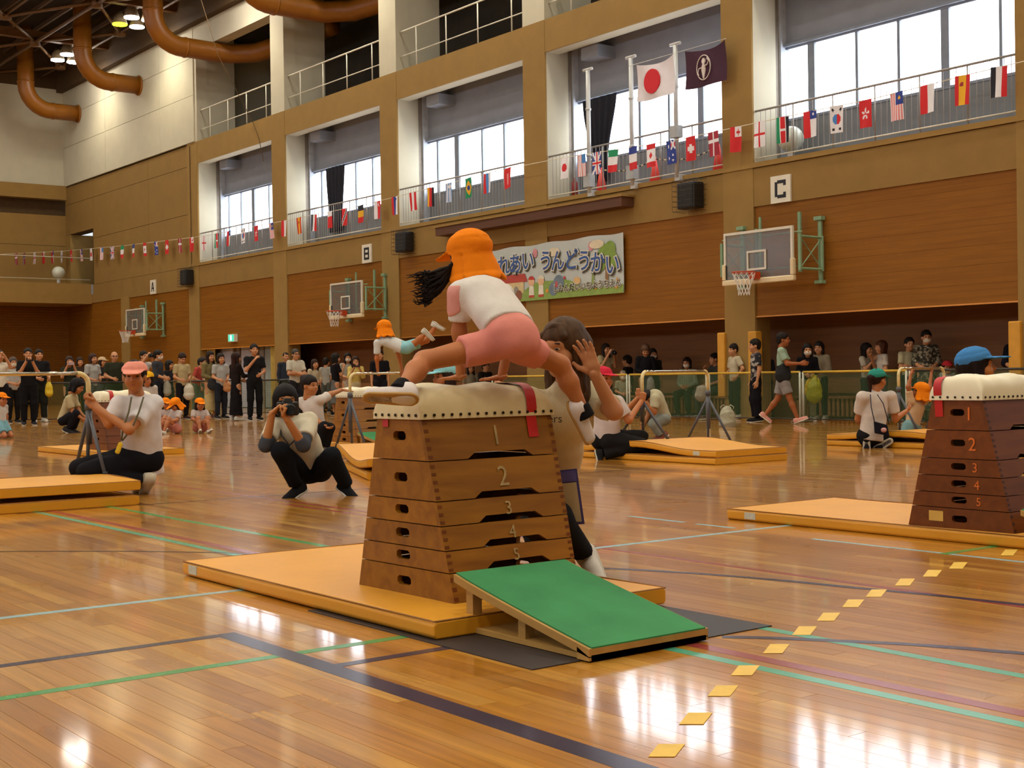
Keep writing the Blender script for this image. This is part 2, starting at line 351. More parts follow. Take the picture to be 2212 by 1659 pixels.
# ---- end wall with its gallery
we = struct(empty('wall_left', (-58, 5, 0)), 'far end wall with a gallery band and wood below')
box('upper_wall', -58.4, -58, -11, W+.3, 9.44, 13.6, M_white, we)
box('wall_band', -58.3, -57.85, -11, W+.2, 8.84, 9.44, M_tan, we)
box('gap_back', -58.6, -58.3, -11, W+.3, 8.1, 8.9, M_trimd, we)
for z0, z1 in ((4.9, 6.84), (6.855, 8.16)): box('wall_panel', -58.4, -58, -11, W+.3, z0, z1, M_tan2, we)
box('gallery_slab', -58, -55.0, -11, W+.02, 4.20, 5.03, M_tan, we)
for k in range(38): box('wall_board', -58.06+.004*(k % 3), -57.95, -11, W+.05, k*.11+.004, (k+1)*.11-.004, M_pan, we)
box('board_backing', -58.4, -57.99, -11, W+.3, 0, 4.25, M_pand, we)
er = empty('end_gallery_rail', (-55.1, 10, 5.03), 'thin rail along the end wall gallery', 'railing')
MB().tube([(-55.1, -10, 5.2), (-55.1, W, 5.2)], .014).build('rail', M_railw, er, True)
MB().tube([(-55.1, -10, 6.1), (-55.1, W, 6.1)], .02).build('rail', M_railw, er, True)
# ---- walls behind the camera, with their own windows
wr = struct(empty('wall_right', (10, 5, 0)), 'end wall out of view on the right')
box('wall_face', 10, 10.3, -11, W+4, 0, 16, M_tan2, wr)
wf = struct(empty('wall_front', (0, -11, 0)), 'hall wall behind the camera')
box('wall_lower', -60, 10, -11.3, -11, 0, 6, M_tan2, wf); box('wall_upper', -60, 10, -11.3, -11, 7.6, 16, M_white, wf)
for i in range(10):
    wn = struct(empty('window_%d' % (10+i), (-52+i*PITCHX, -11.1, 6)), 'window of the wall behind the camera, bay %d from the far end' % (i+1), 'window')
    for k in range(4): box('pane', -55+i*PITCHX+k*1.4+.03, -55+i*PITCHX+k*1.4+1.37, -11.15, -11.1, 6.02, 7.58, M_pane, wn)
    box('pier', -55+i*PITCHX+5.6, -55+(i+1)*PITCHX, -11.3, -11, 6, 7.6, M_tan2, wn)

# ---- ceiling: dark deck and steel space frame
ce = struct(box('ceiling', -62, 12, -12, W+6, 15.6, 15.8, mat('dark_roof_deck', '#2a1c10', .9, .2)), 'dark roof deck with brown steel space frame', 'ceiling')
M_steel = mat('brown_painted_steel', '#5e3d16', .5, .12)
M_purl = mat('dark_purlin', '#5a4430', .6, .1)
box('eave_panel', -62, 12, W-.3, W+.5, 13.46, 15.7, M_trimd, ce); box('eave_panel', -58.6, -58, -12, W, 13.6, 15.7, M_trimd, ce)
NX = [-58.5+6.53*i for i in range(9)]
for x in NX:
    o = box('roof_beam', x-.13, x+.13, -11, W, 14.1, 14.42, M_steel, ce)
for y in (17.05, 12.85, 8.65, 4.45): MB().tube([(-58, y, 14.0), (0, y, 14.0)], .07).build('chord', M_steel, ce, True)
for y in (19.15, 14.95, 10.75, 6.55): MB().tube([(-58, y, 14.0), (0, y, 14.0)], .05).build('chord', M_steel, ce, True)
for i, x in enumerate(NX[:6]):
    for y in (17.05, 12.85, 8.65):
        g = MB()
        for sx in (-3.265, 3.265):
            for sy in (-2.1, 2.1): g.tube([(x, y, 14.05), (x+sx, y+sy, 13.95)], .06, 6)
        g.build('diagonal_brace', M_steel, ce, True)
        MB().tube([(x, y, 13.85), (x, y, 14.15)], .2, 8).build('frame_node', M_steel, ce, True)
        MB().tube([(x+3.265, y+2.1, 13.85), (x+3.265, y+2.1, 14.1)], .22, 8).build('frame_node', M_steel, ce, True)
for k in range(22): y = W-.6-k*.95; box('purlin', -58, 6, y-.04, y+.04, 14.9, 15.05, M_purl, ce)

# ---- ceiling lamps
M_lens = emat('lamp_lens', '#fff6ea', 40.); M_lensy = emat('lamp_lens_yellow', '#d8e020', 9.); M_hood = mat('lamp_hood', '#6a5a40', .5)
def lamp(x, y, label, yel=False):
    o = empty('ceiling_lamp', (x, y, LAMP_Z), label, 'lamp', 'ceiling lamp clusters')
    q = [(-.55, -.32), (.55, -.32), (.55, .32), (-.55, .32)]
    for k, (a, b) in enumerate(q):
        h = MB(); h.tube([(x+a, y+b, LAMP_Z+.05), (x+a, y+b, LAMP_Z+.3), (x+a, y+b, LAMP_Z+.5)], [.27, .2, .08], 14).build('lamp_hood', M_hood, o, True)
        MB().tube([(x+a, y+b, LAMP_Z), (x+a, y+b, LAMP_Z+.04)], .26, 16).build('lamp_lens', M_lensy if (yel and k == 0) else M_lens, o)
    MB().box(x-1.2, x+1.2, y-.05, y+.05, LAMP_Z+.45, LAMP_Z+.55).build('lamp_bracket', M_hood, o)
    l = bpy.data.objects.new('lamp_light', lamp_data); COL.objects.link(l); l.parent = o; l.location = (0, 0, -.06)
names = {(0, 0): 'four round ceiling lamps nearest the far end wall', (1, 0): 'four round ceiling lamps, one of them yellow, by the second duct'}
for i, x in enumerate(LAMP_X):
    for j, y in enumerate(LAMP_Y):
        lamp(x, y, names.get((i, j), 'round ceiling lamp cluster high over the court, above the picture'), (i, j) == (1, 0))

# ---- ducts
M_duct = mat('orange_brown_duct', '#8a5412', .38, .1, 3)
def duct(x, label, inside=False):
    yv, zc, r = 18.0, 12.27, .33
    if inside: yv = 18.05
    pts = [(x, yv, 15.6), (x, yv, zc+1.0)]+[(x, yv+1.0-1.0*math.cos(t), zc+1.0-1.0*math.sin(t)) for t in (.25, .5, .75, 1., 1.25, 1.45)]+[(x, yv+1.05, zc)]
    if inside: pts += [(x, W+.6, zc), (x+.7, W+1.3, zc), (x+2.6, W+1.7, zc+.05), (x+5, W+1.8, zc+.1)]
    else: pts += [(x, W+.02, zc)]
    d = empty('air_duct', (x, W, zc), label, 'duct', 'air ducts')
    MB().tube(pts, r, 20).build('duct_pipe', M_duct, d, True)
    MB().tube([(x, yv, zc+1.05), (x, yv, zc+1.12)], r+.02, 20).build('duct_collar', M_duct, d, True)
    MB().tube([(x, yv+1.08, zc), (x, yv+1.14, zc)], r+.02, 20).build('duct_collar', M_duct, d, True)
    if not inside: MB().tube([(x, W-.09, zc), (x, W-.035, zc)], r+.05, 20).build('wall_flange', M_duct, d, True)
duct(-56.1, 'orange brown air duct nearest the corner of the cream wall')
duct(-49.5, 'orange brown air duct entering the middle of the cream wall')
duct(-43.0, 'orange brown air duct bending into the first upper opening', True)
duct(-36.5, 'orange brown air duct at the top edge entering the second upper opening', True)
# ================================================================== things on the wall
def text(name, body, size, m, parent, origin, ux, uz, extrude=.002, offset=0., align='CENTER'):
    """lettering as a flat mesh: origin = centre, ux = writing direction, uz = up"""
    c = bpy.data.curves.new(name, 'FONT'); c.body = body; c.size = size; c.align_x = align; c.align_y = 'CENTER'; c.extrude = extrude; c.offset = offset; c.resolution_u = 3
    t = bpy.data.objects.new(name+'_tmp', c); COL.objects.link(t); bpy.context.view_layer.update()
    me = bpy.data.meshes.new_from_object(t.evaluated_get(bpy.context.evaluated_depsgraph_get())); bpy.data.objects.remove(t); bpy.data.curves.remove(c)
    ux = np.array(ux, float); uz = np.array(uz, float); nz = np.cross(ux, uz)
    n = len(me.vertices); co = np.zeros(n*3); me.vertices.foreach_get('co', co); co = co.reshape(-1, 3)
    co = np.array(origin)+co[:, :1]*ux+co[:, 1:2]*uz+co[:, 2:]*nz
    me.vertices.foreach_set('co', co.ravel().astype(np.float32)); me.materials.clear(); me.name = name
    return link(name, me, m, parent)
def flat(name, pts, m, parent, y, th=.002):
    """a flat printed shape on a wall plane facing the hall; pts are (x,z)"""
    return MB().prism([(p[0], p[1]) for p in pts], 1, y-th, y).build(name, m, parent)
def ell(cx, cz, rx, rz, n=20, a0=0, a1=2*math.pi): return [(cx+rx*math.cos(a0+(a1-a0)*k/n), cz+rz*math.sin(a0+(a1-a0)*k/n)) for k in range(n)]
M_ink = mat('black_ink', '#1d1d22', .6); M_signw = mat('sign_white', '#d8d2c0', .6, .03); M_black = mat('black_plastic', '#1c1a18', .5, .1)
# court signs
for ch, x in (('A', -48.5), ('B', -33.07), ('C', -17.63)):
    s = empty('court_sign', (x, W, 4.24), 'white square sign with black letter '+ch+' above a hoop', 'sign', 'court letter signs')
    box('sign_plate', x-.25, x+.25, W-.03, W+.01, 4.24, 4.77, M_signw, s)
    k = MB(); y0, y1 = W-.034, W-.029; t = .065; a, b, c0, c1 = x-.14, x+.14, 4.33, 4.68
    if ch == 'C': k.box(a, a+t, y0, y1, c0+.03, c1-.03); k.box(a+t, b, y0, y1, c0, c0+t); k.box(a+t, b, y0, y1, c1-t, c1); k.box(b-t, b, y0, y1, c1-.11, c1-t); k.box(b-t, b, y0, y1, c0+t, c0+.11)
    if ch == 'B': k.box(a, a+t, y0, y1, c0, c1); k.box(b-t, b, y0, y1, c0, c1); [k.box(a+t, b-t, y0, y1, z, z+t) for z in (c0, (c0+c1-t)/2, c1-t)]
    if ch == 'A': k.box(a+.03, b-.03, y0, y1, c0+.1, c0+.1+t*.8); k._add([(a, y0, c0), (a+t, y0, c0), (x+.02, y0, c1), (x-.045, y0, c1)], [(0, 1, 2, 3)]); k._add([(b-t, y0, c0), (b, y0, c0), (x+.045, y0, c1), (x-.02, y0, c1)], [(0, 1, 2, 3)])
    k.build('letter', M_ink, s)
# loudspeakers in wire cages
for x, lb in ((-19.95, 'between the banner and sign C'), (-30.87, 'beside sign B'), (-45.1, 'on the column beyond sign A')):
    s = empty('wall_speaker', (x, W, 4.33), 'black loudspeaker in a wire cage '+lb, 'speaker', 'wall speakers')
    bevel(box('cabinet', x-.24, x+.26, W-.32, W-.03, 4.36, 4.9, M_black, s), .02); box('grille', x-.2, x+.22, W-.335, W-.32, 4.4, 4.86, mat('speaker_cloth', '#2c2a28', .9, .2, 60, .4, 200), s)
    box('bracket', x-.06, x+.06, W-.03, W+.01, 4.5, 4.75, M_black, s)
    c = MB(); X0, X1, Y0, Z0, Z1 = x-.32, x+.31, W-.38, 4.31, 4.95
    for z in np.linspace(Z0, Z1, 7): c.tube([(X0, W, z), (X0, Y0, z), (X1, Y0, z), (X1, W, z)], .004, 4)
    for q in np.linspace(X0, X1, 6): c.tube([(q, W, Z0), (q, Y0, Z0), (q, Y0, Z1), (q, W, Z1)], .004, 4)
    c.build('wire_cage', M_black, s)
# roller box under the gallery
o = empty('screen_case', (-25.5, W, 4.6), 'long brown projection screen case under the gallery', 'screen case')
box('case_body', -29.08, -21.86, W-.36, W, 4.62, 4.83, wood('shaded_case_wood', '#4c2f1c', '#573621', 0, .8, .6), o); box('case_lid', -29.12, -21.82, W-.4, W, 4.83, 4.88, M_tan, o)  # body colour darkened to carry the shade beneath the gallery
# cable hanging down the wall
MB().tube([(-45.0, W-.02, 5.0), (-45.02, W-.02, 9.3)], .012, 5).build('conduit', M_trimd, wall)
tag(MB().tube([(-40.9, 18.6, 14.), (-40.5, 19.2, 11.5), (-40.0, W-.05, 9.35), (-39.6, W-.05, 8.8), (-39.35, W-.02, 8.0)], .011, 5).build('lifting_rope', M_trimd, None), 'thin rope hanging from the roof over the first upper opening', 'rope')

# basketball hoops
M_glass = bpy.data.materials.new('backboard_glass'); M_glass.use_nodes = True
_n = M_glass.node_tree.nodes; _l = M_glass.node_tree.links; _t = _n.new('ShaderNodeBsdfTransparent'); _t.inputs[0].default_value = (.8, .82, .84, 1); _m = _n.new('ShaderNodeMixShader'); _m.inputs[0].default_value = .25
_n['Principled BSDF'].inputs['Base Color'].default_value = (*srgb('#8f9090'), 1); _n['Principled BSDF'].inputs['Roughness'].default_value = .15
_l.new(_t.outputs[0], _m.inputs[1]); _l.new(_n['Principled BSDF'].outputs[0], _m.inputs[2]); _l.new(_m.outputs[0], _n['Material Output'].inputs[0])
M_bw = mat('backboard_white', '#cfc9b8', .5, .04); M_pad = mat('backboard_pad', '#d6c39c', .6, .05); M_rim = mat('rim_orange', '#b5401a', .4, .08); M_gr = mat('green_steel', '#7d9a78', .5, .1); M_net = mat('net_white', '#d8d4cc', .8)
def hoop(x, label):
    h = empty('basketball_hoop', (x, W, 2.7), label, 'basketball hoop', 'wall basketball hoops')
    Y = 19.45; a, b, z0, z1 = x-.875, x+.875, 2.70, 3.67; t = .05
    f = MB(); f.box(a, b, Y, Y+.05, z1-t, z1); f.box(a, b, Y, Y+.05, z0, z0+t); f.box(a, a+t, Y, Y+.05, z0+t, z1-t); f.box(b-t, b, Y, Y+.05, z0+t, z1-t); f.build('backboard_frame', M_bw, h)
    box('backboard_glass', a+t, b-t, Y+.02, Y+.03, z0+t, z1-t, M_glass, h)
    f = MB(); c0, c1, d0, d1 = x-.27, x+.22, 2.9, 3.28
    f.box(c0, c1, Y-.004, Y+.01, d1-.04, d1); f.box(c0, c1, Y-.004, Y+.01, d0, d0+.04); f.box(c0, c0+.04, Y-.004, Y+.01, d0+.04, d1-.04); f.box(c1-.04, c1, Y-.004, Y+.01, d0+.04, d1-.04); f.build('target_square', M_bw, h)
    f = MB(); f.box(a-.03, b+.03, Y-.03, Y+.07, z0-.06, z0+.045); f.box(a-.03, a+.05, Y-.03, Y+.07, z0+.045, z0+.36); f.box(b-.05, b+.03, Y-.03, Y+.07, z0+.045, z0+.36); bevel(f.build('edge_pad', M_pad, h), .02)
    rc = np.array([x, Y-.38, 2.84]); MB().tube([rc+[.225*math.cos(k*math.pi/12), .225*math.sin(k*math.pi/12), 0] for k in range(24)], .012, 6, closed=True).build('rim', M_rim, h, True)
    MB().box(x-.09, x+.09, Y-.16, Y-.01, 2.72, 2.86).build('rim_bracket', M_rim, h)
    nt = MB()
    for k in range(12):
        for s in (-1, 1):
            P = []
            for q in range(6): an = 2*math.pi*(k+s*q*.5)/12; r = .22-.11*min(1, q/3.5); P.append(rc+[r*math.cos(an), r*math.sin(an), -.01-q*.085])
            nt.tube(P, .006, 4)
    nt.build('net', M_net, h)
    for sx in (-.98, 1.0):
        g = MB(); xx = x+sx; y0, y1, g0, g1 = Y+.06, W-.06, 2.86, 3.46
        for p, q in (((xx, y0, g0), (xx, y1, g0)), ((xx, y0, g1), (xx, y1, g1))): g.tube([p, q], .028, 6)
        for yy in (y0, y1): g.tube([(xx, yy, g0-.03), (xx, yy, g1+.03)], .036, 6)
        g.tube([(xx, y0, g0), (xx, y1, g1)], .012, 5); g.tube([(xx, y0, g1), (xx, y1, g0)], .012, 5)
        g.build('swing_arm', M_gr, h)
        g = MB(); g.tube([(xx-.06, W-.03, 2.6), (xx-.06, W-.03, 3.85)], .045, 6); g.box(xx-.16, xx+.02, W-.1, W+.02, 3.8, 3.87); g.box(xx-.16, xx+.02, W-.1, W+.02, 2.6, 2.66); g.build('wall_post', M_gr, h)
    g = MB()
    for z in (2.9, 3.55): g.tube([(x-1.0, Y+.1, z), (x+1.02, Y+.1, z)], .014, 5)
    g.tube([(x-.3, Y+.06, 3.5), (x+.05, Y+.4, 2.8)], .012, 5); g.tube([(x-.1, Y+.1, 3.7), (x-.1, Y+.1, 2.85)], .04, 6); g.tube([(x+.5, W-.1, 4.0), (x+.5, W-.1, 2.85)], .04, 6); g.tube([(x-.5, W-.1, 4.0), (x-.5, W-.1, 2.85)], .03, 6)
    g.build('support_frame', M_gr, h)
hoop(-48.5, 'glass basketball hoop under sign A'); hoop(-33.05, 'glass basketball hoop under sign B'); hoop(-17.6, 'nearest glass basketball hoop under sign C')

# banner
bn = empty('banner', (-25.1, W-.03, 2.75), 'wide pale blue cloth banner with blue Japanese lettering and a painted meadow', 'banner')
BX0, BX1, BZ0, BZ1, BY = -28.1, -22.17, 2.75, 4.09, W-.035
v = []; f = []; nx = 40; nz_ = 10
for i in range(nx+1):
    for j in range(nz_+1):
        u, w_ = i/nx, j/nz_; v.append((BX0+(BX1-BX0)*u, BY-.012*math.sin(u*17+w_*2)*(.3+w_*.7)-.008, BZ0+(BZ1-BZ0)*w_+(.018*math.sin(u*25) if j == nz_ else 0)))
for i in range(nx):
    for j in range(nz_): k = i*(nz_+1)+j; f.append((k, k+nz_+1, k+nz_+2, k+1))
mesh('banner_cloth', v, f, mat('banner_cloth', '#b9c1bd', .8, .05, 2), bn, True)
PY = BY-.024
PN = [0]
def pr(name, pts, col, dy=0.): PN[0] += 1; flat(name, pts, mat('print_'+col.strip('#'), col, .8, .08, 9), bn, PY-.0003*PN[0], .0002)
pr('printed_meadow', [(BX0, BZ0)]+[(BX0+(BX1-BX0)*k/30, BZ0+.3+.16*math.sin(k*.33+2.2)+.03*math.sin(k)) for k in range(31)][::1]+[(BX1, BZ0)], '#87a052')
for bx, bz, s in ((-22.75, 3.62, 1.), (-22.55, 3.5, .8), (-22.95, 3.48, .8), (-22.6, 3.75, .7)): pr('printed_tree_crown', ell(bx, bz, .27*s, .27*s), '#7f9a4a', .003)
pr('printed_tree_trunk', [(-22.78, 2.95), (-22.66, 2.95), (-22.68, 3.4), (-22.76, 3.4)], '#8a6a4a', .002)
pr('printed_tree_trunk', [(-23.25, 3.0), (-23.13, 3.0), (-23.15, 3.3), (-23.22, 3.3)], '#8a9a5a', .002)
for bx, bz in ((-23.25, 3.87), (-25.3, 3.88), (-27.2, 3.85)): pr('printed_balloon', ell(bx, bz, .09, .11), '#c98a90', .003)
for bx, bz in ((-24.6, 3.85), (-23.05, 3.9)): pr('printed_cloud', ell(bx, bz, .25, .1), '#d8cdb0', .002)
pr('printed_roof', [(-26.75, 3.22), (-25.6, 3.22), (-25.7, 3.42), (-26.65, 3.42)], '#b04a40', .003); pr('printed_house', [(-26.65, 2.95), (-25.75, 2.95), (-25.75, 3.22), (-26.65, 3.22)], '#cdb98a', .002); pr('printed_door', ell(-26.05, 3.0, .1, .13), '#8d8a80', .004)
pr('printed_ball', ell(-25.95, 2.9, .13, .13), '#8a5a44', .005)
pr('printed_elephant', ell(-24.42, 3.1, .2, .2), '#6e7e8c', .003); pr('printed_elephant', ell(-24.62, 2.98, .16, .16), '#6e7e8c', .003); pr('printed_elephant_ear', ell(-24.5, 3.08, .05, .08), '#b85a58', .005)
for q, (kx, capc) in enumerate(((-25.45, '#b8403a'), (-25.08, '#d8d2bc'))):
    pr('printed_child_head', ell(kx, 3.2, .12, .11), '#d9b08c', .005); pr('printed_child_cap', ell(kx, 3.24, .125, .1, 20, 0, math.pi), capc, .007)
    pr('printed_child_shirt', [(kx-.1, 2.88), (kx+.1, 2.88), (kx+.08, 3.1), (kx-.08, 3.1)], '#ddd8c8', .006); pr('printed_child_shorts', [(kx-.1, 2.82), (kx+.1, 2.82), (kx+.1, 2.88), (kx-.1, 2.88)], '#b8503c', .007)
for bx, bz in ((-24.85, 2.95), (-23.1, 2.93), (-22.4, 2.9), (-22.35, 3.05), (-26.9, 2.92)): pr('printed_flower', ell(bx, bz, .05, .05), '#d9983a', .004)
pr('printed_hen', ell(-23.75, 3.12, .13, .09), '#d6b27c', .004); pr('printed_tulip', ell(-24.2, 3.22, .035, .04), '#c04048', .004)
M_tb = mat('banner_blue', '#3f5b95', .8, .05); M_tw = mat('banner_outline', '#d5d0bf', .8, .03); M_ts = mat('banner_shadow', '#46463f', .8, .05)
chars = [('ふ', 1057, 585), ('れ', 1089, 577), ('あ', 1114, 573), ('い', 1141, 566), ('う', 1180, 566), ('ん', 1206, 566), ('ど', 1235, 564), ('う', 1263, 566), ('か', 1292, 569), ('い', 1324, 574)]
for ch, px, py in chars:
    p = ony(px, py, PY)
    text('letter_shadow', ch, .52, M_ts, bn, (p[0]+.035, PY-.016, p[2]-.035), (1, 0, 0), (0, 0, 1), .001, .035)
    text('letter_outline', ch, .52, M_tw, bn, (p[0], PY-.019, p[2]), (1, 0, 0), (0, 0, 1), .001, .034)
    text('letter', ch, .52, M_tb, bn, (p[0], PY-.022, p[2]), (1, 0, 0), (0, 0, 1), .001, .008)
text('school_name_outline', 'しおんだいいちようちえん', .2, M_tw, bn, (-23.42, PY-.019, 2.97), (1, 0, 0), (0, 0, 1), .001, .017)
text('school_name', 'しおんだいいちようちえん', .2, M_ts, bn, (-23.42, PY-.022, 2.97), (1, 0, 0), (0, 0, 1), .001, .003)

# exit sign, doorway with curtains
e = empty('exit_sign', (-41.8, W-.05, 2.25), 'small lit green exit sign over the curtained doorway', 'exit sign'); box('sign_case', -42.03, -41.55, W-.08, W+.04, 2.24, 2.5, M_signw, e)
box('lit_face', -42.0, -41.58, W-.085, W-.08, 2.26, 2.48, emat('exit_green', '#4fd0a8', 1.3), e); box('running_figure', -41.86, -41.74, W-.088, W-.085, 2.28, 2.46, emat('exit_white', '#d8fff0', 1.6), e)
d = struct(empty('door_1', (-41.6, W+.5, 0)), 'curtained doorway with pale double doors under the exit sign', 'door')
M_dw = mat('door_pale', '#b7b6bd', .6, .05); M_df = mat('door_frame_brown', '#7d6a58', .6)
box('door_wall', -44.45, -38.83, W+.62, W+.75, 0, 2.4, mat('door_wall_grey', '#8a8478', .8), d)
for a, b, m in ((-43.9, -42.95, M_dw), (-42.35, -41.2, M_dw), (-40.6, -39.5, mat('door_glass_grey', '#8f968f', .3))): box('door_leaf', a, b, W+.56, W+.6, .02, 2.1, m, d)
for a in (-44.0, -42.9, -42.45, -41.15, -40.65, -39.45): box('door_jamb', a-.04, a+.04, W+.53, W+.62, 0, 2.14, M_df, d)
M_cur = mat('cream_curtain', '#b59a4c', .85, .08, 8)
def curtain(name, x0, x1, y, z0, z1, m, label, waves=6, amp=.05, pinch=None, cat='curtain'):
    v = []; f = []; n, k = waves*8, 12
    for j in range(k+1):
        t = j/k
        for i in range(n+1):
            u = i/n; a, b = x0, x1
            if pinch: s = math.sin(min(1, (1-t)*1.15)*math.pi/2); a = x0+(pinch[0]-x0)*s**2; b = x1+(pinch[1]-x1)*s**1.5
            v.append((a+(b-a)*u, y+amp*math.sin(u*waves*2*math.pi)*(.5+.5*(1-t)), z0+(z1-z0)*t))
    for j in range(k):
        for i in range(n): q = j*(n+1)+i; f.append((q, q+1, q+n+2, q+n+1))
    o = mesh(name, v, f, m, None, True); so = o.modifiers.new('thick', 'SOLIDIFY'); so.thickness = .01
    return tag(o, label, cat)
curtain('doorway_curtain', -44.42, -43.75, W+.25, .05, 2.15, M_cur, 'cream curtain at the far side of the doorway')
curtain('doorway_curtain', -39.6, -38.88, W+.25, .05, 2.15, M_cur, 'cream curtain beside the man in a black vest')
M_navy = mat('blackout_cloth', '#20222c', .9, .15, 5)
curtain('window_curtain', -24.62, -23.4, YB-.12, 5.5, 7.52, M_navy, 'dark navy curtain gathered in the window behind the flagpoles', 5, .04, (-24.3, -23.75))
curtain('window_curtain', -37.0, -35.85, YB-.12, 5.5, 7.52, M_navy, 'dark curtain in the gallery window above hoop B', 5, .04, (-36.85, -36.0))

# column pads, benches
M_ypad = mat('yellow_column_pad', '#c98f2c', .6, .08)
for a, b, zt, lb in ((-19.34, -19.14, 1.76, 'yellow corner pad on the column beside the seated man'), (-18.5, -18.28, 1.76, 'yellow corner pad behind the man in a floral shirt'), (-12.72, -12.5, 1.72, 'yellow corner pad behind the man in black at the edge')):
    o = box('column_pad', a, b, W-.07, W+.12, .45, zt, M_ypad); bevel(o, .02); tag(o, lb, 'column pad', 'column pads')
M_bench = wood('bench_wood', '#8a5a30', '#9c6a3c', 0, .8, .5)
for k, i in enumerate((2, 3, 4, 5)):
    a, b = CE[i][1]+.1, CE[i+1][0]-.1
    o = empty('bench', ((a+b)/2, W+1.2, 0), ['long wooden bench in the recess behind the man in a white tee', 'long wooden bench in the recess behind hoop B column', 'long wooden bench with seated spectators in the recess under the banner', 'long wooden bench in the recess behind the woman with a yellow bag'][k], 'bench', 'recess benches')
    box('seat', a, b, W+.95, W+1.44, .40, .45, M_bench, o); box('backrest', a, b, W+1.38, W+1.44, .5, .8, M_bench, o)
    g = MB()
    for q in range(int((b-a)/.11)): g.box(a+q*.11, a+q*.11+.06, W+1.0, W+1.03, .05, .40)
    gg = g.build('slatted_front', M_bench, o); gg['kind'] = 'stuff'
    for q in (a+.05, (a+b)/2, b-.1): box('support', q, q+.05, W+1.03, W+1.42, 0, .4, M_bench, o)

# partition fences
M_fy = mat('fence_bar_yellow', '#c9a233', .5); M_fd = mat('fence_bar_dark', '#33302c', .4); M_fw = mat('fence_post_white', '#b9bba8', .5); M_fb = mat('fence_foot', '#80806c', .6)
M_netg = bpy.data.materials.new('green_fence_net'); M_netg.use_nodes = True
_n = M_netg.node_tree.nodes; _l = M_netg.node_tree.links; _t = _n.new('ShaderNodeBsdfTransparent'); _m = _n.new('ShaderNodeMixShader'); _g = _n.new('ShaderNodeNewGeometry')
_n['Principled BSDF'].inputs['Base Color'].default_value = (*srgb('#3d5a2c'), 1)
_v = []
for ax in ((1, 1, 0), (0, 0, 1)):
    w = _n.new('ShaderNodeTexWave'); w.inputs['Scale'].default_value = 12; mp = _n.new('ShaderNodeVectorMath'); mp.operation = 'DOT_PRODUCT'; mp.inputs[1].default_value = ax; _l.new(_g.outputs['Position'], mp.inputs[0])
    cb = _n.new('ShaderNodeCombineXYZ'); _l.new(mp.outputs['Value'], cb.inputs[0]); _l.new(cb.outputs[0], w.inputs['Vector']); _v.append(w)
mx = _n.new('ShaderNodeMath'); mx.operation = 'MAXIMUM'; _l.new(_v[0].outputs['Fac'], mx.inputs[0]); _l.new(_v[1].outputs['Fac'], mx.inputs[1])
cr = _n.new('ShaderNodeMapRange'); cr.inputs['From Min'].default_value = .75; cr.inputs['From Max'].default_value = .95; cr.inputs['To Max'].default_value = .75; _l.new(mx.outputs[0], cr.inputs[0])
_l.new(cr.outputs[0], _m.inputs[0]); _l.new(_t.outputs[0], _m.inputs[1]); _l.new(_n['Principled BSDF'].outputs[0], _m.inputs[2]); _l.new(_m.outputs[0], _n['Material Output'].inputs[0])
def fence(p, q, top, label):
    p = np.array([*p, 0.]); q = np.array([*q, 0.]); d = (q-p)/np.linalg.norm(q-p); s = np.array([-d[1], d[0], 0]); up = np.array([0, 0, 1.])
    o = empty('fence_panel', (p+q)/2, label, 'fence', 'net fence panels'); zt = .93
    MB().tube([p+up*zt, q+up*zt], .02, 8).build('top_bar', top, o, True); MB().tube([p+up*.06, q+up*.06], .012, 6).build('bottom_bar', M_fd, o, True)
    for e_ in (p, q):
        MB().tube([e_, e_+up*zt], .02, 8).build('post', M_fw, o, True); MB().tube([e_-s*.25+up*.015, e_+s*.25+up*.015], .015, 6).build('foot', M_fb, o, True)
    v = [p+up*.07, q+up*.07, q+up*(zt-.02), p+up*(zt-.02)]; mesh('net', v, [(0, 1, 2, 3)], M_netg, o)
fx = [-26.2, -23.85, -21.3, -18.95, -16.55, -14.2, -11.9]
fl_ = ['behind the girl jumping', 'left of the seated woman in green', 'beside the seated man', 'at the man in a floral shirt', 'at the woman with a lime bag', 'behind the blue cap']
for i in range(6): fence((fx[i]+.04, 19.45), (fx[i+1]-.04, 19.45), M_fd if i == 5 else M_fy, 'net fence panel with %s top bar %s' % ('dark' if i == 5 else 'yellow', fl_[i]))
fy = [6.2, 8.5, 10.8, 13.1, 15.4, 17.7]
fn = ['at the left edge', 'beside the yellow bag at the men in black', 'behind the woman in pale khaki', 'behind the woman in a long black dress', 'behind the man in a white tee']
for i in range(5): fence((-32.6, fy[i]+.04), (-32.6, fy[i+1]-.04), M_fd, 'dark topped net fence panel '+fn[i])

# flagpoles and large flags on the gallery
M_pole = mat('pole_white', '#b9bab8', .35, .05)
for x, lb in ((-23.2, 'white flagpole in front of the dark curtain'), (-21.76, 'white flagpole carrying the sun disc flag'), (-20.38, 'white flagpole carrying the dark emblem flag')):
    o = empty('flagpole', (x, W-.06, 5.0), lb, 'flagpole', 'gallery flagpoles')
    MB().tube([(x, W-.12, 5.08), (x, W-.12, 7.85)], .05, 10).build('pole', M_pole, o, True); MB().tube([(x-.15, W-.12, 7.88), (x+.15, W-.12, 7.88)], .035, 8).build('cap', M_pole, o, True)
    for z in (6.95, 5.9): MB().tube([(x, W-.12, z), (x, W-.12, z+.05)], .065, 10).build('clamp', M_pole, o, True)
    box('bracket', x-.07, x+.07, W-.12, W+.1, 5.0, 5.14, M_pole, o)
    box('winch_box', x-.1, x+.13, W-.22, W-.06, 5.9 if x > -21 else 5.2, 6.15 if x > -21 else 5.5, mat('winch_grey', '#a0a4a6', .5), o)
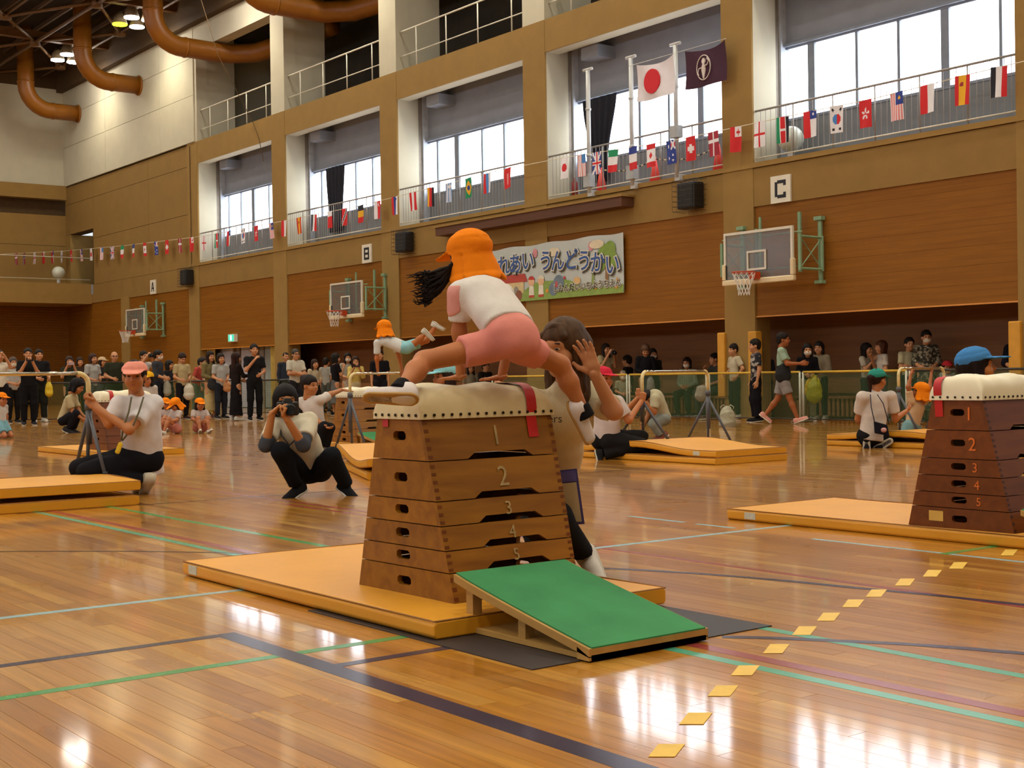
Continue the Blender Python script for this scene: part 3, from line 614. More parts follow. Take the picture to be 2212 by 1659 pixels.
def big_flag(x0, x1, z0, z1, y, m, label, art):
    o = empty('large_flag', (x0, y, z1), label, 'flag', 'large gallery flags'); v = []; f = []; n = 24; k = 14
    for j in range(k+1):
        for i in range(n+1):
            u, t = i/n, j/k; v.append((x0+(x1-x0)*u, y+.035*math.sin(u*7+t*3), z0+(z1-z0)*t-.09*u*(1-u)*4*(.3+.7*t)))
    for j in range(k):
        for i in range(n): q = j*(n+1)+i; f.append((q, q+1, q+n+2, q+n+1))
    a = mesh('flag_cloth', v, f, m, o, True)
    MB().tube([(x0-.25, y, z1+.02), (x1+.02, y, z1+.02)], .006, 5).build('flag_cord', M_pole, o)
    art(o, (x0+x1)/2, (z0+z1)/2-.05, y-.055)
M_sun = mat('flag_red', '#c8222c', .7, .05); M_fwht = mat('flag_white', '#dcd8dc', .8, .03); M_wine = mat('flag_wine', '#3c1a2e', .8, .06); M_emb = mat('flag_emblem', '#cfc5bd', .8)
def dome(cx, cz, y, rx, rz, n=28): return MB().prism(ell(cx, cz, rx, rz, n), 1, y, y+.03)
big_flag(-21.42, -20.28, 6.82, 7.62, W-.27, M_fwht, 'large white flag with a red disc on the gallery', lambda o, x, z, y: dome(x-.05, z, y, .24, .26).build('red_disc', M_sun, o))
def emblem(o, x, z, y):
    MB().tube([(x+.19*math.cos(k*.2618), y+.01, z+.25*math.sin(k*.2618)) for k in range(24)], .011, 6, closed=True).build('emblem_ring', M_emb, o)
    MB().prism([(x-.01, z-.23), (x+.01, z-.23), (x+.055, z-.05), (x+.045, z+.02), (x+.025, z+.07), (x+.05, z+.13), (x+.02, z+.19), (x-.02, z+.19), (x-.05, z+.13), (x-.025, z+.07), (x-.045, z+.02), (x-.055, z-.05)], 1, y, y+.03).build('emblem_figure', M_emb, o)
    MB().tube([(x+.04, y, z+.02), (x+.11, y, z+.04), (x+.15, y, z+.11), (x+.11, y, z+.18), (x+.09, y, z+.15)], .012, 6).build('emblem_tendril', M_emb, o)
    MB().tube([(x-.04, y, z), (x-.12, y, z-.01), (x-.15, y, z-.09), (x-.13, y, z-.15)], .012, 6).build('emblem_tendril', M_emb, o)
big_flag(-19.95, -18.8, 6.82, 7.62, W-.27, M_wine, 'large dark wine flag with a pale ringed emblem', emblem)
# cones, chain, extinguisher, globe lamps
M_cone = mat('traffic_cone_red', '#d8453c', .6, .05)
for x, lb in ((-23.55, 'red traffic cone behind the small British flag'), (-21.75, 'red traffic cone under the small Canadian flag'), (-19.82, 'red traffic cone nearest the column')):
    o = empty('traffic_cone', (x, W+.55, 5.1), lb, 'traffic cone', 'gallery cones')
    MB().tube([(x, W+.55, 5.14), (x, W+.55, 5.75)], [.14, .03], 14).build('cone', M_cone, o, True); box('base', x-.19, x+.19, W+.36, W+.74, 5.1, 5.14, M_cone, o)
for a, b in ((-23.5, -21.8), (-21.7, -19.85)):
    c = MB(); n = 22; mi = []
    for k in range(n): t0, t1 = k/n, (k+.8)/n; c.tube([(a+(b-a)*t, W+.55, 5.7-.12*4*t*(1-t)) for t in (t0, t1)], .016, 5, k % 2)
    o = c.build('plastic_chain', [M_black, mat('chain_yellow', '#c9b48a', .6)]); tag(o, 'black and pale chain strung between the '+('two farther' if a < -22 else 'two nearer')+' cones', 'chain')
tag(MB().tube([(-24.45, W+.5, 5.1), (-24.45, W+.5, 5.5), (-24.45, W+.5, 5.56), (-24.45, W+.5, 5.62)], [.075, .075, .03, .03], 12).build('fire_extinguisher', mat('extinguisher_red', '#8a2426', .4), None, True), 'red fire extinguisher in the corner of the flagpole gallery', 'extinguisher')
M_globe = mat('globe_plastic', '#b9beb0', .15, .05)
def globe(x, y, z, label):
    o = empty('globe_stand', (x, y, z), label, 'globe'); s = MB(); n, k = 16, 10
    s.tube([(x, y, z+.45+.26*math.sin(t)) for t in np.linspace(-1.55, 1.55, k)], [.26*math.cos(t)+.002 for t in np.linspace(-1.55, 1.55, k)], n); s.build('globe', M_globe, o, True); MB().tube([(x, y, z), (x, y, z+.2)], .07, 10).build('stand', M_pole, o)
globe(-17.8, W+.5, 5.1, 'pale plastic globe behind the Kenyan flag on the gallery'); globe(-55.3, 18.95, 5.03, 'pale plastic globe on the end wall gallery')

# ---- string of small national flags along the gallery
PAL = dict(w='#dedce0', r='#c8272c', b='#2c3f8c', g='#1f8a5c', y='#e0a822', k='#22222c', c='#4a86c8', p='#d98a8a', d='#9a2a3a', o='#d86a30')
FK = list(PAL); FM = [mat('pennant_'+k, PAL[k], .8, .04) for k in FK]
def fl_col(kind, u, v):
    """colour of a hanging flag: u across 0..1 from the left, v down 0..1 from the string"""
    def dist(a, b): return math.hypot((u-a)*.62, v-b)
    if kind == 'jp': return 'r' if dist(.5, .5) < .19 else 'w'
    if kind == 'us': return 'c' if (u > .5 and v < .4) else ('p' if int(u*9) % 2 == 0 else 'w')
    if kind == 'gb':
        if abs(u-.5) < .09 or abs(v-.5) < .055: return 'r'
        if abs(u-.5) < .16 or abs(v-.5) < .1: return 'w'
        return 'w' if abs(abs(u-.5)-abs(v-.5)) < .09 else 'b'
    if kind == 'it': return 'g' if v < .33 else ('w' if v < .67 else 'r')
    if kind == 'fr': return 'b' if v < .33 else ('w' if v < .67 else 'r')
    if kind == 'ca': return 'r' if v < .25 or v > .75 or (abs(u-.5)*.8+abs(v-.5)) < .17 else 'w'
    if kind == 'au': return ('w' if abs(abs(u-.75)-abs(v-.2)*1.2) < .09 else ('r' if abs(v-.2) < .05 else 'b')) if (u > .5 and v < .42) else ('w' if min(dist(.3, .75), dist(.7, .62), dist(.65, .85), dist(.25, .25)) < .05 else 'b')
    if kind == 'ch': return 'w' if (abs(u-.5) < .13 and abs(v-.5) < .2) or (abs(v-.5) < .075 and abs(u-.5) < .34) else 'r'
    if kind == 'dk': return 'w' if abs(u-.5) < .09 or abs(v-.38) < .06 else 'd'
    if kind == 'no': return 'b' if abs(u-.5) < .06 or abs(v-.38) < .04 else ('w' if abs(u-.5) < .13 or abs(v-.38) < .08 else 'd')
    if kind == 'to': return ('r' if (abs(u-.72) < .06 and abs(v-.22) < .13) or (abs(v-.22) < .04 and abs(u-.72) < .17) else 'w') if (u > .45 and v < .42) else 'r'
    if kind == 'en': return 'r' if abs(u-.5) < .08 or abs(v-.5) < .055 else 'w'
    if kind == 'ke': return 'g' if u < .24 else 'w' if u < .31 else 'k' if u > .74 else 'w' if u > .67 else ('w' if abs(v-.5) < .05 else 'r')
    if kind == 'cl': return 'r' if u < .5 else (('w' if dist(.75, .15) < .055 else 'b') if v < .33 else 'w')
    if kind == 'kr': return ('r' if u > .5 else 'c') if dist(.5, .5) < .19 else ('k' if min(dist(.2, .15), dist(.8, .15), dist(.2, .86), dist(.8, .86)) < .06 else 'w')
    if kind == 'hk':
        a = math.atan2(v-.5, (u-.5)*.62); return 'w' if .03 < dist(.5, .5) < .13+.09*math.cos(5*a+1.2) else 'r'
    if kind == 'my': return ('y' if dist(.72, .22) < .07 else 'b') if (u > .42 and v < .45) else ('p' if int(u*11) % 2 else 'w')
    if kind == 'pl': return 'r' if u < .5 else 'w'
    if kind == 'es': return 'r' if u < .24 or u > .76 else ('d' if dist(.45, .3) < .08 else 'y')
    if kind == 'eg': return 'k' if u < .33 else 'w' if u < .67 else 'r'
    if kind == 'bh': return 'w' if v < .28+.08*abs((u*5) % 1-.5) else 'r'
    if kind == 'tt': return 'k' if abs(u-(1-v)) < .09 else ('w' if abs(u-(1-v)) < .17 else 'r')
    if kind == 'be': return 'k' if v < .3 else 'y' if v < .68 else 'r'
    if kind == 'sg': return ('w' if dist(.75, .2) < .1 and dist(.82, .2) > .08 else 'r') if u > .5 else 'w'
    if kind == 'si': return 'r' if u < .33 else ('b' if u < .67 else ('b' if dist(.72, .15) < .06 else 'w'))
    if kind == 'at': return 'w' if .33 < u < .67 else 'r'
    if kind == 'de': return 'y' if u < .33 else 'r' if u < .67 else 'k'
    if kind == 'gr': return ('w' if abs(u-.72) < .07 or abs(v-.2) < .05 else 'c') if (u > .45 and v < .4) else ('c' if int(u*9) % 2 == 0 else 'w')
    if kind == 'br': return 'b' if dist(.5, .5) < .12 else ('y' if abs(u-.5)*.85+abs(v-.5) < .4 else 'g')
    if kind == 'ru': return 'r' if u < .33 else 'c' if u < .67 else 'w'
    if kind == 'tr': return 'p' if abs(u-.5) < .1 and .25 < v < .8 else 'r'
    return 'w'
FLW, FLH = .295, .5; fcache = {}
def flag_mesh(kind):
    if kind in fcache: return fcache[kind]
    n, k = 16, 22; v = []; f = []; mi = []
    for j in range(k+1):
        for i in range(n+1): u, t = i/n, j/k; v.append(((u-.5)*FLW*(1-.03*t), .018*math.sin(u*5+t*2.+len(fcache))*t, -t*FLH))
    for j in range(k):
        for i in range(n): q = j*(n+1)+i; f.append((q, q+n+1, q+n+2, q+1)); mi.append(FK.index(fl_col(kind, (i+.5)/n, (j+.5)/k)))
    me = bpy.data.meshes.new('flag'); me.from_pydata(v, [], f)
    for m in FM: me.materials.append(m)
    me.polygons.foreach_set('material_index', np.array(mi, dtype=np.int32)); me.shade_smooth(); fcache[kind] = me; return me
FYs = 19.95
bt = empty('flag_bunting', (-35, FYs, 5.9), 'long string of small national flags along the gallery', 'bunting')
seq = [('dk', 35), ('no', 53), ('en', 75), ('to', 94), ('cl', 114), ('kr', 134), ('hk', 154), ('my', 176), ('jp', 197), ('us', 220), ('gb', 243), ('it', 265), ('fr', 289), ('ca', 313), ('au', 337), ('ch', 361), ('dk', 389), ('to', 414), ('en', 441), ('ke', 469), ('cl', 495), ('kr', 526), ('hk', 554), ('my', 586), ('pl', 614), ('es', 646), ('eg', 679), ('bh', 713), ('tt', 745), ('be', 780), ('sg', 816), ('si', 853), ('at', 892), ('de', 931), ('gr', 970), ('br', 1012), ('ru', 1053), ('tr', 1097), ('jp', 1220), ('us', 1257), ('gb', 1290), ('it', 1326), ('fr', 1368), ('ca', 1407), ('au', 1449), ('ch', 1492), ('dk', 1541), ('to', 1590), ('en', 1641), ('ke', 1691), ('cl', 1750), ('kr', 1808), ('hk', 1870), ('my', 1937), ('pl', 2004), ('es', 2080), ('eg', 2159)]
sp = [(-60, 556), (0, 549), (130, 543), (265, 531), (441, 510), (614, 477), (780, 444), (931, 406), (1097, 364), (1160, 352), (1220, 340), (1326, 324), (1407, 312), (1492, 296), (1641, 264), (1750, 241), (1870, 217), (2004, 184), (2080, 164), (2180, 140), (2300, 112)]
def str_pt(px):
    py = np.interp(px, [a for a, _ in sp], [b for _, b in sp]); p = ony(px, py, FYs)
    if p[0] < -57.5: p = onx(px, py, -57.5)
    return p
MB().tube([str_pt(a) for a in np.linspace(-60, 2290, 60)], .008, 5).build('cord', mat('string_white', '#cfc8b0', .7), bt)
for i, (kd, px) in enumerate(seq):
    p = str_pt(px); o = bpy.data.objects.new('flag', flag_mesh(kd)); COL.objects.link(o); o.parent = bt
    o.matrix_parent_inverse = Matrix.Translation(bt.location).inverted(); o.location = tuple(p+np.array([0, -.012, .01])); o.rotation_euler = (rnd.uniform(-.05, .05), rnd.uniform(-.06, .06), rnd.uniform(-.1, .1))
# ================================================================== gym equipment
M_box = wood('vault_wood', '#764608', '#94600f', 1, 2.2, .42, .12, 70); M_boxd = wood('vault_wood_dark', '#5c2c06', '#703a0a', 1, 2., .38, .1, 70)
M_vin = mat('vault_pad_vinyl', '#cdbd93', .5, .1, 7, .2, 14); M_vinw = mat('vault_pad_vinyl_white', '#dcd2b4', .45, .05, 5, .1, 14)
M_redt = mat('red_tape', '#b01c1c', .45, .06); M_stud = mat('upholstery_stud', '#2a2018', .4, metal=.6)
M_chalk = mat('faded_white_paint', '#a08658', .8, .25, 30); M_orn = mat('orange_paint', '#c8641c', .6, .1)
M_mat = mat('orange_mat_vinyl', '#cf9020', .42, .05, 3, .12, 6); M_seam = mat('mat_seam', '#8a5a1c', .6); M_ml = mat('mat_label', '#b9b9a8', .6, .1, 60)
M_green = mat('green_carpet', '#2f7a46', .85, .12, 5, .25, 300); M_ply = wood('plywood', '#a07a3c', '#b58c4a', 0, 3, .6, .05, 60); M_rub = mat('black_rubber', '#2a2220', .5, .1, 6)
TIER = [0, .160, .277, .408, .540, .757, 1.]
def vault(c, rz, z0, H, bx, by, tx, ty, label, tone, digits_long, digits_end, strap_y, ntier=6, pad_h=.12, endnum=None, pad=None):
    """trapezoid vaulting box; local x across the jump, y along the long side"""
    root = empty('vaulting_box', (*c, z0), label, 'vaulting box', 'vaulting boxes', rz=rz)
    Rm = np.array([[math.cos(rz), -math.sin(rz), 0], [math.sin(rz), math.cos(rz), 0], [0, 0, 1]]); C0 = np.array([*c, z0])
    def T(p): return C0+Rm@np.array(p, float)
    ts = TIER if ntier == 6 else [(t-TIER[6-ntier])/(1-TIER[6-ntier]) for t in TIER[6-ntier:]]
    def hx(t): return bx+(tx-bx)*t
    def hy(t): return by+(ty-by)*t
    th = .022
    for k in range(ntier):
        t0, t1 = ts[k], ts[k+1]-.006; zA, zB = H*t0, H*t1
        tr = empty('tier', T((0, 0, zA))); tr.parent = root; tr.matrix_parent_inverse = Matrix.LocRotScale(root.location, root.rotation_euler, None).inverted()
        for s in (1, -1):       # long boards, notched along the lower edge
            def P(u, w_, ins):   # u -1..1 along y, w_ 0..1 up
                t = t0+(t1-t0)*w_; return T((s*(hx(t)-ins), u*hy(t), H*t))
            nh = min(.3, .024/(zB-zA)) if k and s > 0 else 0
            out = [(-1, 0), (-.42, 0), (-.3, nh), (.48, nh), (.6, 0), (1, 0), (1, 1), (-1, 1)] if nh else [(-1, 0), (1, 0), (1, 1), (-1, 1)]
            n = len(out); v = [P(u, w_, 0) for u, w_ in out]+[P(u, w_, th) for u, w_ in out]
            f = [tuple(range(n)), tuple(range(2*n-1, n-1, -1))]+[(i, i+n, (i+1) % n+n, (i+1) % n) for i in range(n)]
            if s < 0: f = [q[::-1] for q in f]
            mesh('long_board', v, f, tone, tr)
        for s in (-1, 1):       # end boards with a hand slot
            def E(u, w_, ins): t = t0+(t1-t0)*w_; return T((u*(hx(t)-th), s*(hy(t)-ins), H*t))
            hw = .05/hx((t0+t1)/2); hh = .018/(zB-zA); cw = .56 if k > 0 else .5; cu = 0.
            hole = [(cu-hw*.7, cw-hh), (cu+hw*.7, cw-hh), (cu+hw, cw-hh*.5), (cu+hw, cw+hh*.5), (cu+hw*.7, cw+hh), (cu-hw*.7, cw+hh), (cu-hw, cw+hh*.5), (cu-hw, cw-hh*.5)]
            outr = [(-.5, 0), (.5, 0), (1, 0), (1, 1), (.5, 1), (-.5, 1), (-1, 1), (-1, 0)]
            v = []; 
            for ins in (0, th): v += [E(*p, ins) for p in outr]+[E(*p, ins) for p in hole]
            f = []
            for i in range(8):
                j = (i+1) % 8; f.append((i, j, 8+j, 8+i)); f.append((16+j, 16+i, 24+i, 24+j)); f.append((8+i, 8+j, 24+j, 24+i)); f.append((j, i, 16+i, 16+j))
            if s > 0: f = [q[::-1] for q in f]
            mesh('end_board', v, f, tone, tr)
        # finger joints along the corner edges facing the camera
        jm = MB(); nj = 3 if zB-zA < .12 else 5
        for q in range(nj):
            w0 = (q+.2)/nj; w1 = (q+.62)/nj; a = t0+(t1-t0)*w0; b = t0+(t1-t0)*w1; e_ = .0012
            for sy in (-1, 1):
                pts = [T((hx(a)+e_, sy*hy(a), H*a)), T((hx(a)+e_, sy*(hy(a)-.022), H*a)), T((hx(b)+e_, sy*(hy(b)-.022), H*b)), T((hx(b)+e_, sy*hy(b), H*b))]
                jm._add(pts, [(0, 1, 2, 3)] if sy < 0 else [(3, 2, 1, 0)])
        jm_ = jm.build('finger_joint', M_boxd if tone is M_box else mat('joint_dark', '#3c1d0a', .5), tr)
        jm_['kind'] = 'stuff'
        num = ntier-k if ntier-k <= 5 else None
        tm = (t0+t1)/2; sl = (tx-bx)/H; up = np.array([sl, 0, 1.]); up /= np.linalg.norm(up)
        if num and digits_long: text('tier_number', str(num), min(.115, (zB-zA)*.85), digits_long, tr, T((hx(tm)+.003, .02 if digits_end is None else .12, H*tm)), Rm@np.array([0, 1., 0]), Rm@up, .0008)
        if num and digits_end: text('tier_number', str(num), min(.1, (zB-zA)*.8), digits_end, tr, T((hx(tm)*.42, -hy(tm)-.003, H*tm)), Rm@np.array([1., 0, 0]), Rm@np.array([0, 0, 1.]), .0008)
    # padded top
    n, m_ = 44, 26; v = []; f = []; A, B = tx+.012, ty+.012
    for i in range(n+1):
        u = math.sin((-1+2*i/n)*math.pi/2)
        for j in range(m_+1):
            w_ = math.sin((-1+2*j/m_)*math.pi/2); pr_ = (max(0, 1-abs(w_)**5))**.42; eu = (max(0, 1-abs(u)**16))**.42
            dent = .006*math.sin(u*5+1)*math.sin(w_*3)+.005*math.sin(u*11)
            v.append(T((w_*A, u*B*(1-.0*w_), H+.012+(pad_h-.012)*pr_*(.02+.98*eu)*(1-.10*max(0, u)**3)+dent*pr_*eu)))
    for i in range(n):
        for j in range(m_): q = i*(m_+1)+j; f.append((q, q+m_+1, q+m_+2, q+1))
    pd = mesh('pad', v, f, pad or M_vin, root, True)
    r = MB()
    for s in (1, -1): r.hexa([T((s*(A+.002), -B, H-.012)), T((s*(A+.002), B, H-.012)), T((s*(A-.01), B, H-.012)), T((s*(A-.01), -B, H-.012))][::s], [T((s*A, -B, H+.020)), T((s*A, B, H+.020)), T((s*(A-.01), B, H+.020)), T((s*(A-.01), -B, H+.020))][::s])
    for s in (1, -1): r.hexa([T((-A, s*(B+.002), H-.012)), T((A, s*(B+.002), H-.012)), T((A, s*(B-.01), H-.012)), T((-A, s*(B-.01), H-.012))][::-s], [T((-A, s*B, H+.020)), T((A, s*B, H+.020)), T((A, s*(B-.01), H+.020)), T((-A, s*(B-.01), H+.020))][::-s])
    r.build('pad_skirt', pad or M_vin, root)
    st = MB()
    for s in (1, -1):
        for q in range(16):
            y = -B+2*B*(q+.5)/16; p = T((s*(A+.003), y, H+.004)); st.tube([p, p+Rm@np.array([s*.004, 0, 0])], .0065, 6)
        for q in range(7):
            y = -A+2*A*(q+.5)/7; p = T((y, s*(B+.003), H+.004)); st.tube([p, p+Rm@np.array([0, s*.004, 0])], .0065, 6)
    o = st.build('pad_studs', M_stud, root); o['kind'] = 'stuff'
    if strap_y is not None:
        S = []; w2 = .026
        prof = [(A+.006-(bx-tx)/H*-.0, H+.020)]
        pts = [((tx+(bx-tx)*.14)+.004, H*.86), (tx+.010, H*.985), (A+.006, H+.02)]+[((A+.004)*math.cos(a), H+.014+(pad_h-.012)*(max(0, 1-abs(math.cos(a))**5))**.42*.97+.005) for a in np.linspace(.06, math.pi-.06, 25)]+[(-A-.006, H+.02), (-(tx+.010), H*.985), (-(tx+(bx-tx)*.14)-.004, H*.86)]
        v = []; f = []
        for x_, z_ in pts: v += [T((x_, strap_y-w2, z_)), T((x_, strap_y+w2, z_))]
        for i in range(len(pts)-1): f.append((2*i, 2*i+1, 2*i+3, 2*i+2))
        mesh('red_tape_strap', v, f, M_redt, root, True)
    return root, T
vb, vT = vault((-4.496, 3.203), .03, .068, .704, .33, .315, .15, .33, 'nearest wooden vaulting box that the girl leaps over', M_box, M_chalk, None, .215)
mesh('red_sticker', [vT(p) for p in ((-.11, -.335, .66), (-.07, -.335, .66), (-.07, -.333, .70), (-.11, -.333, .70))], [(0, 1, 2, 3)], M_redt, vb)
vb2, vT2 = vault((-4.27, 6.60), .0, .068, .704, .325, .32, .15, .33, 'dark wooden vaulting box with orange numbers beside the blue cap', M_boxd, M_chalk, M_orn, None, pad=M_vinw)
v = []; f = []
for y_, z_ in ((-.332, .60), (-.338, .695), (-.346, .73), (-.347, .77), (-.335, .80), (-.305, .815), (-.25, .82), (-.15, .822)): v += [vT2((-.135, y_, z_)), vT2((-.085, y_, z_+.003))]
for i in range(7): f.append((2*i, 2*i+1, 2*i+3, 2*i+2))
mesh('red_tape_strap', v, f, M_redt, vb2, True)
mesh('paper_sticker', [vT2(p) for p in ((-.19, -.3225, .035), (-.1, -.3225, .035), (-.1, -.3225, .09), (-.19, -.3225, .09))], [(0, 1, 2, 3)], mat('yellow_sticker', '#c9a24a', .6), vb2)
p3 = atd(264, 900, 17.3); vb3, vT3 = vault((p3[0], p3[1]), .0, .068, .62, .33, .32, .16, .34, 'far vaulting box behind the kneeling man in a pink cap', M_boxd, M_chalk, None, -.2, ntier=5, pad_h=.13, pad=M_vinw)
p4 = atd(785, 900, 18.4); vb4, vT4 = vault((p4[0], p4[1]), .05, .068, .62, .33, .32, .15, .33, 'far vaulting box beside the seated woman in white', M_box, M_chalk, None, None, ntier=5, pad=M_vinw)

def gym_mat(x0, x1, y0, y1, z0, label, th=.068, lift=None, group='orange mats', lab=None):
    """flat slab; lift(u) raises it along its length to show a fold or bulge"""
    root = empty('gym_mat', ((x0+x1)/2, (y0+y1)/2, z0), label, 'gym mat', group); n = 16; lf = lift or (lambda u: 0.)
    m = MB(); r = .012
    prof = [(y0+r, 0), (y1-r, 0), (y1, r), (y1, th-r), (y1-r, th), (y0+r, th), (y0, th-r), (y0, r)]
    for i in range(n+1):
        u = i/n; x = x0+(x1-x0)*u; s = 1-.0 if 0 < i < n else .0
        for y, z in prof:
            e_ = .006*math.sin(u*9+y*3)*(1 if z > .03 else 0); m.v.append((x, y, z0+z+lf(u)+e_*.4))
    for i in range(n):
        for k in range(8): m.f.append((i*8+k, i*8+(k+1) % 8, (i+1)*8+(k+1) % 8, (i+1)*8+k))
    m.f += [tuple(range(7, -1, -1)), tuple(range(n*8, n*8+8))]; m.mi = [0]*len(m.f)
    bevel(m.build('cover', M_mat, root, False), .006, 2)
    for yy in (y0+.004, y1-.004): MB().tube([(x0+(x1-x0)*i/n, yy, z0+th+lf(i/n)) for i in range(n+1)], .0035, 5).build('seam', M_seam, root)
    for xx, u in ((x0+.003, 0), (x1-.003, 1)): MB().tube([(xx, y0+.01, z0+th+lf(u)), (xx, y1-.01, z0+th+lf(u))], .0035, 5).build('seam', M_seam, root)
    if lab is not None: box('maker_label', lab, lab+.09, y0-.002, y0+.004, z0+.014+lf((lab-x0)/(x1-x0)), z0+.055+lf((lab-x0)/(x1-x0)), M_ml, root)
    return root
gym_mat(-6.02, -3.90, 2.63, 3.75, .004, 'orange mat under the nearest vaulting box', .064, lab=-5.95)
gym_mat(-5.93, -3.70, 6.24, 7.30, .0, 'orange mat under the dark vaulting box', .068, lab=-5.78)
gym_mat(-18.45, -16.25, 6.0, 7.15, 0, 'orange mat under the far vaulting box at the kneeling man', .068)
gym_mat(p4[0]-1.3, p4[0]+1.0, p4[1]-.6, p4[1]+.6, 0, 'orange mat under the far vaulting box by the woman in white', .068)
bump = lambda h, a=1.: (lambda u: h*math.sin(math.pi*min(1, max(0, u))**a))
gym_mat(-10.95, -9.76, 1.6, 3.93, 0, 'lower half of the folded orange mat at the left edge', .068, group='folded orange mats')
gym_mat(-10.95, -9.78, 1.6, 3.95, .07, 'upper half of the folded orange mat under the kneeling man', .068, lift=lambda u: .035+.02*math.sin(u*3), group='folded orange mats')
gym_mat(-11.7, -9.52, 9.86, 10.95, 0, 'lower half of the folded orange mat under the bar by the red cap', .068, group='folded orange mats')
gym_mat(-11.65, -9.53, 9.88, 10.95, .07, 'upper half of the folded orange mat under the bar by the red cap', .068, lift=lambda u: .002+.07*math.sin(math.pi*min(1, u*1.15))**2, group='folded orange mats', lab=-9.85)
def turned(o, c, a): o.rotation_euler.z = a; o.location.x, o.location.y = c
q0 = onz(728, 1006)[:2]; an = math.radians(-23); qc = q0+np.array([1.1*math.cos(an)-.55*math.sin(an), 1.1*math.sin(an)+.55*math.cos(an)])
turned(gym_mat(-1.1, 1.1, -.55, .55, 0, 'lower half of the folded orange mat behind the nearest vaulting box', .068, group='folded orange mats'), qc, an)
turned(gym_mat(-1.15, 1.1, -.55, .55, .07, 'upper half of the folded orange mat behind the nearest vaulting box', .068, lift=lambda u: .09*math.cos(u*2.4)**2+.004, group='folded orange mats'), qc, an)
gym_mat(-11.05, -8.9, 13.45, 14.5, 0, 'lower half of the folded orange mat behind the woman in a green cap', .068, group='folded orange mats')
gym_mat(-11.05, -8.9, 13.45, 14.5, .07, 'upper half of the folded orange mat behind the woman in a green cap', .068, lift=lambda u: .002+.06*math.sin(math.pi*u)**2, group='folded orange mats')

# black rubber sheet and springboard
rub = box('rubber_sheet', -4.75, -3.31, 2.60, 3.71, .0005, .0035, M_rub); tag(rub, 'thin black rubber sheet under the green springboard', 'rubber sheet')
def springboard(x0, x1, y0, y1, zh, label):
    s = empty('springboard', ((x0+x1)/2, (y0+y1)/2, 0), label, 'springboard', 'springboards')
    def slab(name, a, b, m, g0, g1, th):
        k = MB(); n = 10; r = 4
        v = []
        for i in range(n+1):
            u = i/n; x = x0+(x1-x0)*u; z = zh+(.045-zh)*u**.92; yy = (y0+g0, y1-g1)
            for y in yy: v += [(x, y, z+a), (x, y, z+b)]
        k.v = v; k.f = []
        for i in range(n): q = 4*i; k.f += [(q+1, q+5, q+7, q+3), (q, q+2, q+6, q+4), (q, q+4, q+5, q+1), (q+2, q+3, q+7, q+6)]
        k.f += [(0, 1, 3, 2), (4*n, 4*n+2, 4*n+3, 4*n+1)]; k.mi = [0]*len(k.f); return k.build(name, m, s)
    slab('deck', -.028, 0, M_ply, 0, 0, 0); slab('carpet', .0, .005, M_green, .012, .012, 0)
    b = MB(); b.box(x0+.04, x1, y0+.01, y1-.01, .006, .024); b.build('base_board', M_ply, s)
    b = MB(); b.hexa([(x1-.06, y0, .006), (x1, y0, .006), (x1, y1, .006), (x1-.06, y1, .006)], [(x1-.06, y0, .045), (x1, y0, .02), (x1, y1, .02), (x1-.06, y1, .045)]); b.build('toe_block', M_ply, s)
    for y in (y0+.02, y1-.06): box('riser', x0+.05, x0+.09, y, y+.04, .02, zh-.03, M_ply, s); box('riser', (x0+x1)/2-.02, (x0+x1)/2+.02, y, y+.04, .02, .10, M_ply, s)
springboard(-4.02, -3.27, 2.80, 3.34, .205, 'green carpeted springboard at the nearest vaulting box')
springboard(-3.86, -3.1, 6.2, 6.75, .205, 'green springboard at the dark vaulting box')
springboard(p4[0]+.36, p4[0]+1.15, p4[1]-.32, p4[1]+.25, .205, 'green springboard at the far vaulting box')

# portable horizontal bars
M_chr = mat('worn_chrome', '#c9c2b0', .18, .1, 30, metal=.9); M_bwh = mat('bar_post_cream', '#d2c08a', .45, .1, 20); M_leg = mat('bar_leg_steel', '#4a4a50', .4, .1)
def hbar(pl, pr_, zb, label, posts=(1, 1), base=(0., 0.)):
    pl = np.array([*pl[:2], 0.]); pr_ = np.array([*pr_[:2], 0.]); d = (pr_-pl)/np.linalg.norm(pr_-pl); s = np.array([-d[1], d[0], 0]); up = np.array([0, 0, 1.])
    b = empty('horizontal_bar', (pl+pr_)/2, label, 'horizontal bar', 'portable horizontal bars'); r = .09
    MB().tube([pl+d*r+up*zb, pl+d*.35+up*zb, pr_-d*.35+up*zb, pr_-d*r+up*zb], .016, 10).build('grip_bar', M_chr, b, True)
    for e_, sg, on, zf in ((pl, 1, posts[0], base[0]), (pr_, -1, posts[1], base[1])):
        if not on: continue
        arcp = [e_+d*sg*r*(1-math.cos(a))+up*(zb-r+r*math.sin(a)) for a in np.linspace(math.pi/2, 0, 7)]+[e_+up*(zb-.3)]
        MB().tube(arcp, .02, 10).build('bend', M_bwh, b, True)
        MB().tube([e_+up*(zb-.28), e_+up*(zf+.25)], .026, 10).build('post', M_leg, b, True)
        MB().tube([e_+up*(zb-.30), e_+up*(zb-.24)], .034, 10).build('clamp', M_leg, b, True)
        for k, dv in enumerate((s*.34, -s*.34, d*sg*.02)):
            f0 = e_+dv+up*(zf+.012); MB().tube([e_+up*(zb-.32), f0], .016, 8).build('leg', M_leg, b, True)
            MB().tube([f0-up*.01, f0+up*.03], .022, 8).build('rubber_foot', M_black, b, True)
pL = atd(192, 900, 11.0); hbar((pL[0], pL[1]-1.7), pL, 1.0, 'horizontal bar held by the man in a pink cap', (1, 1), (0, .17))
pM = atd(757, 900, 17.0); pM2 = atd(948, 900, 18.0); hbar(pM, pM2, .99, 'horizontal bar that the boy in an orange cap swings on')
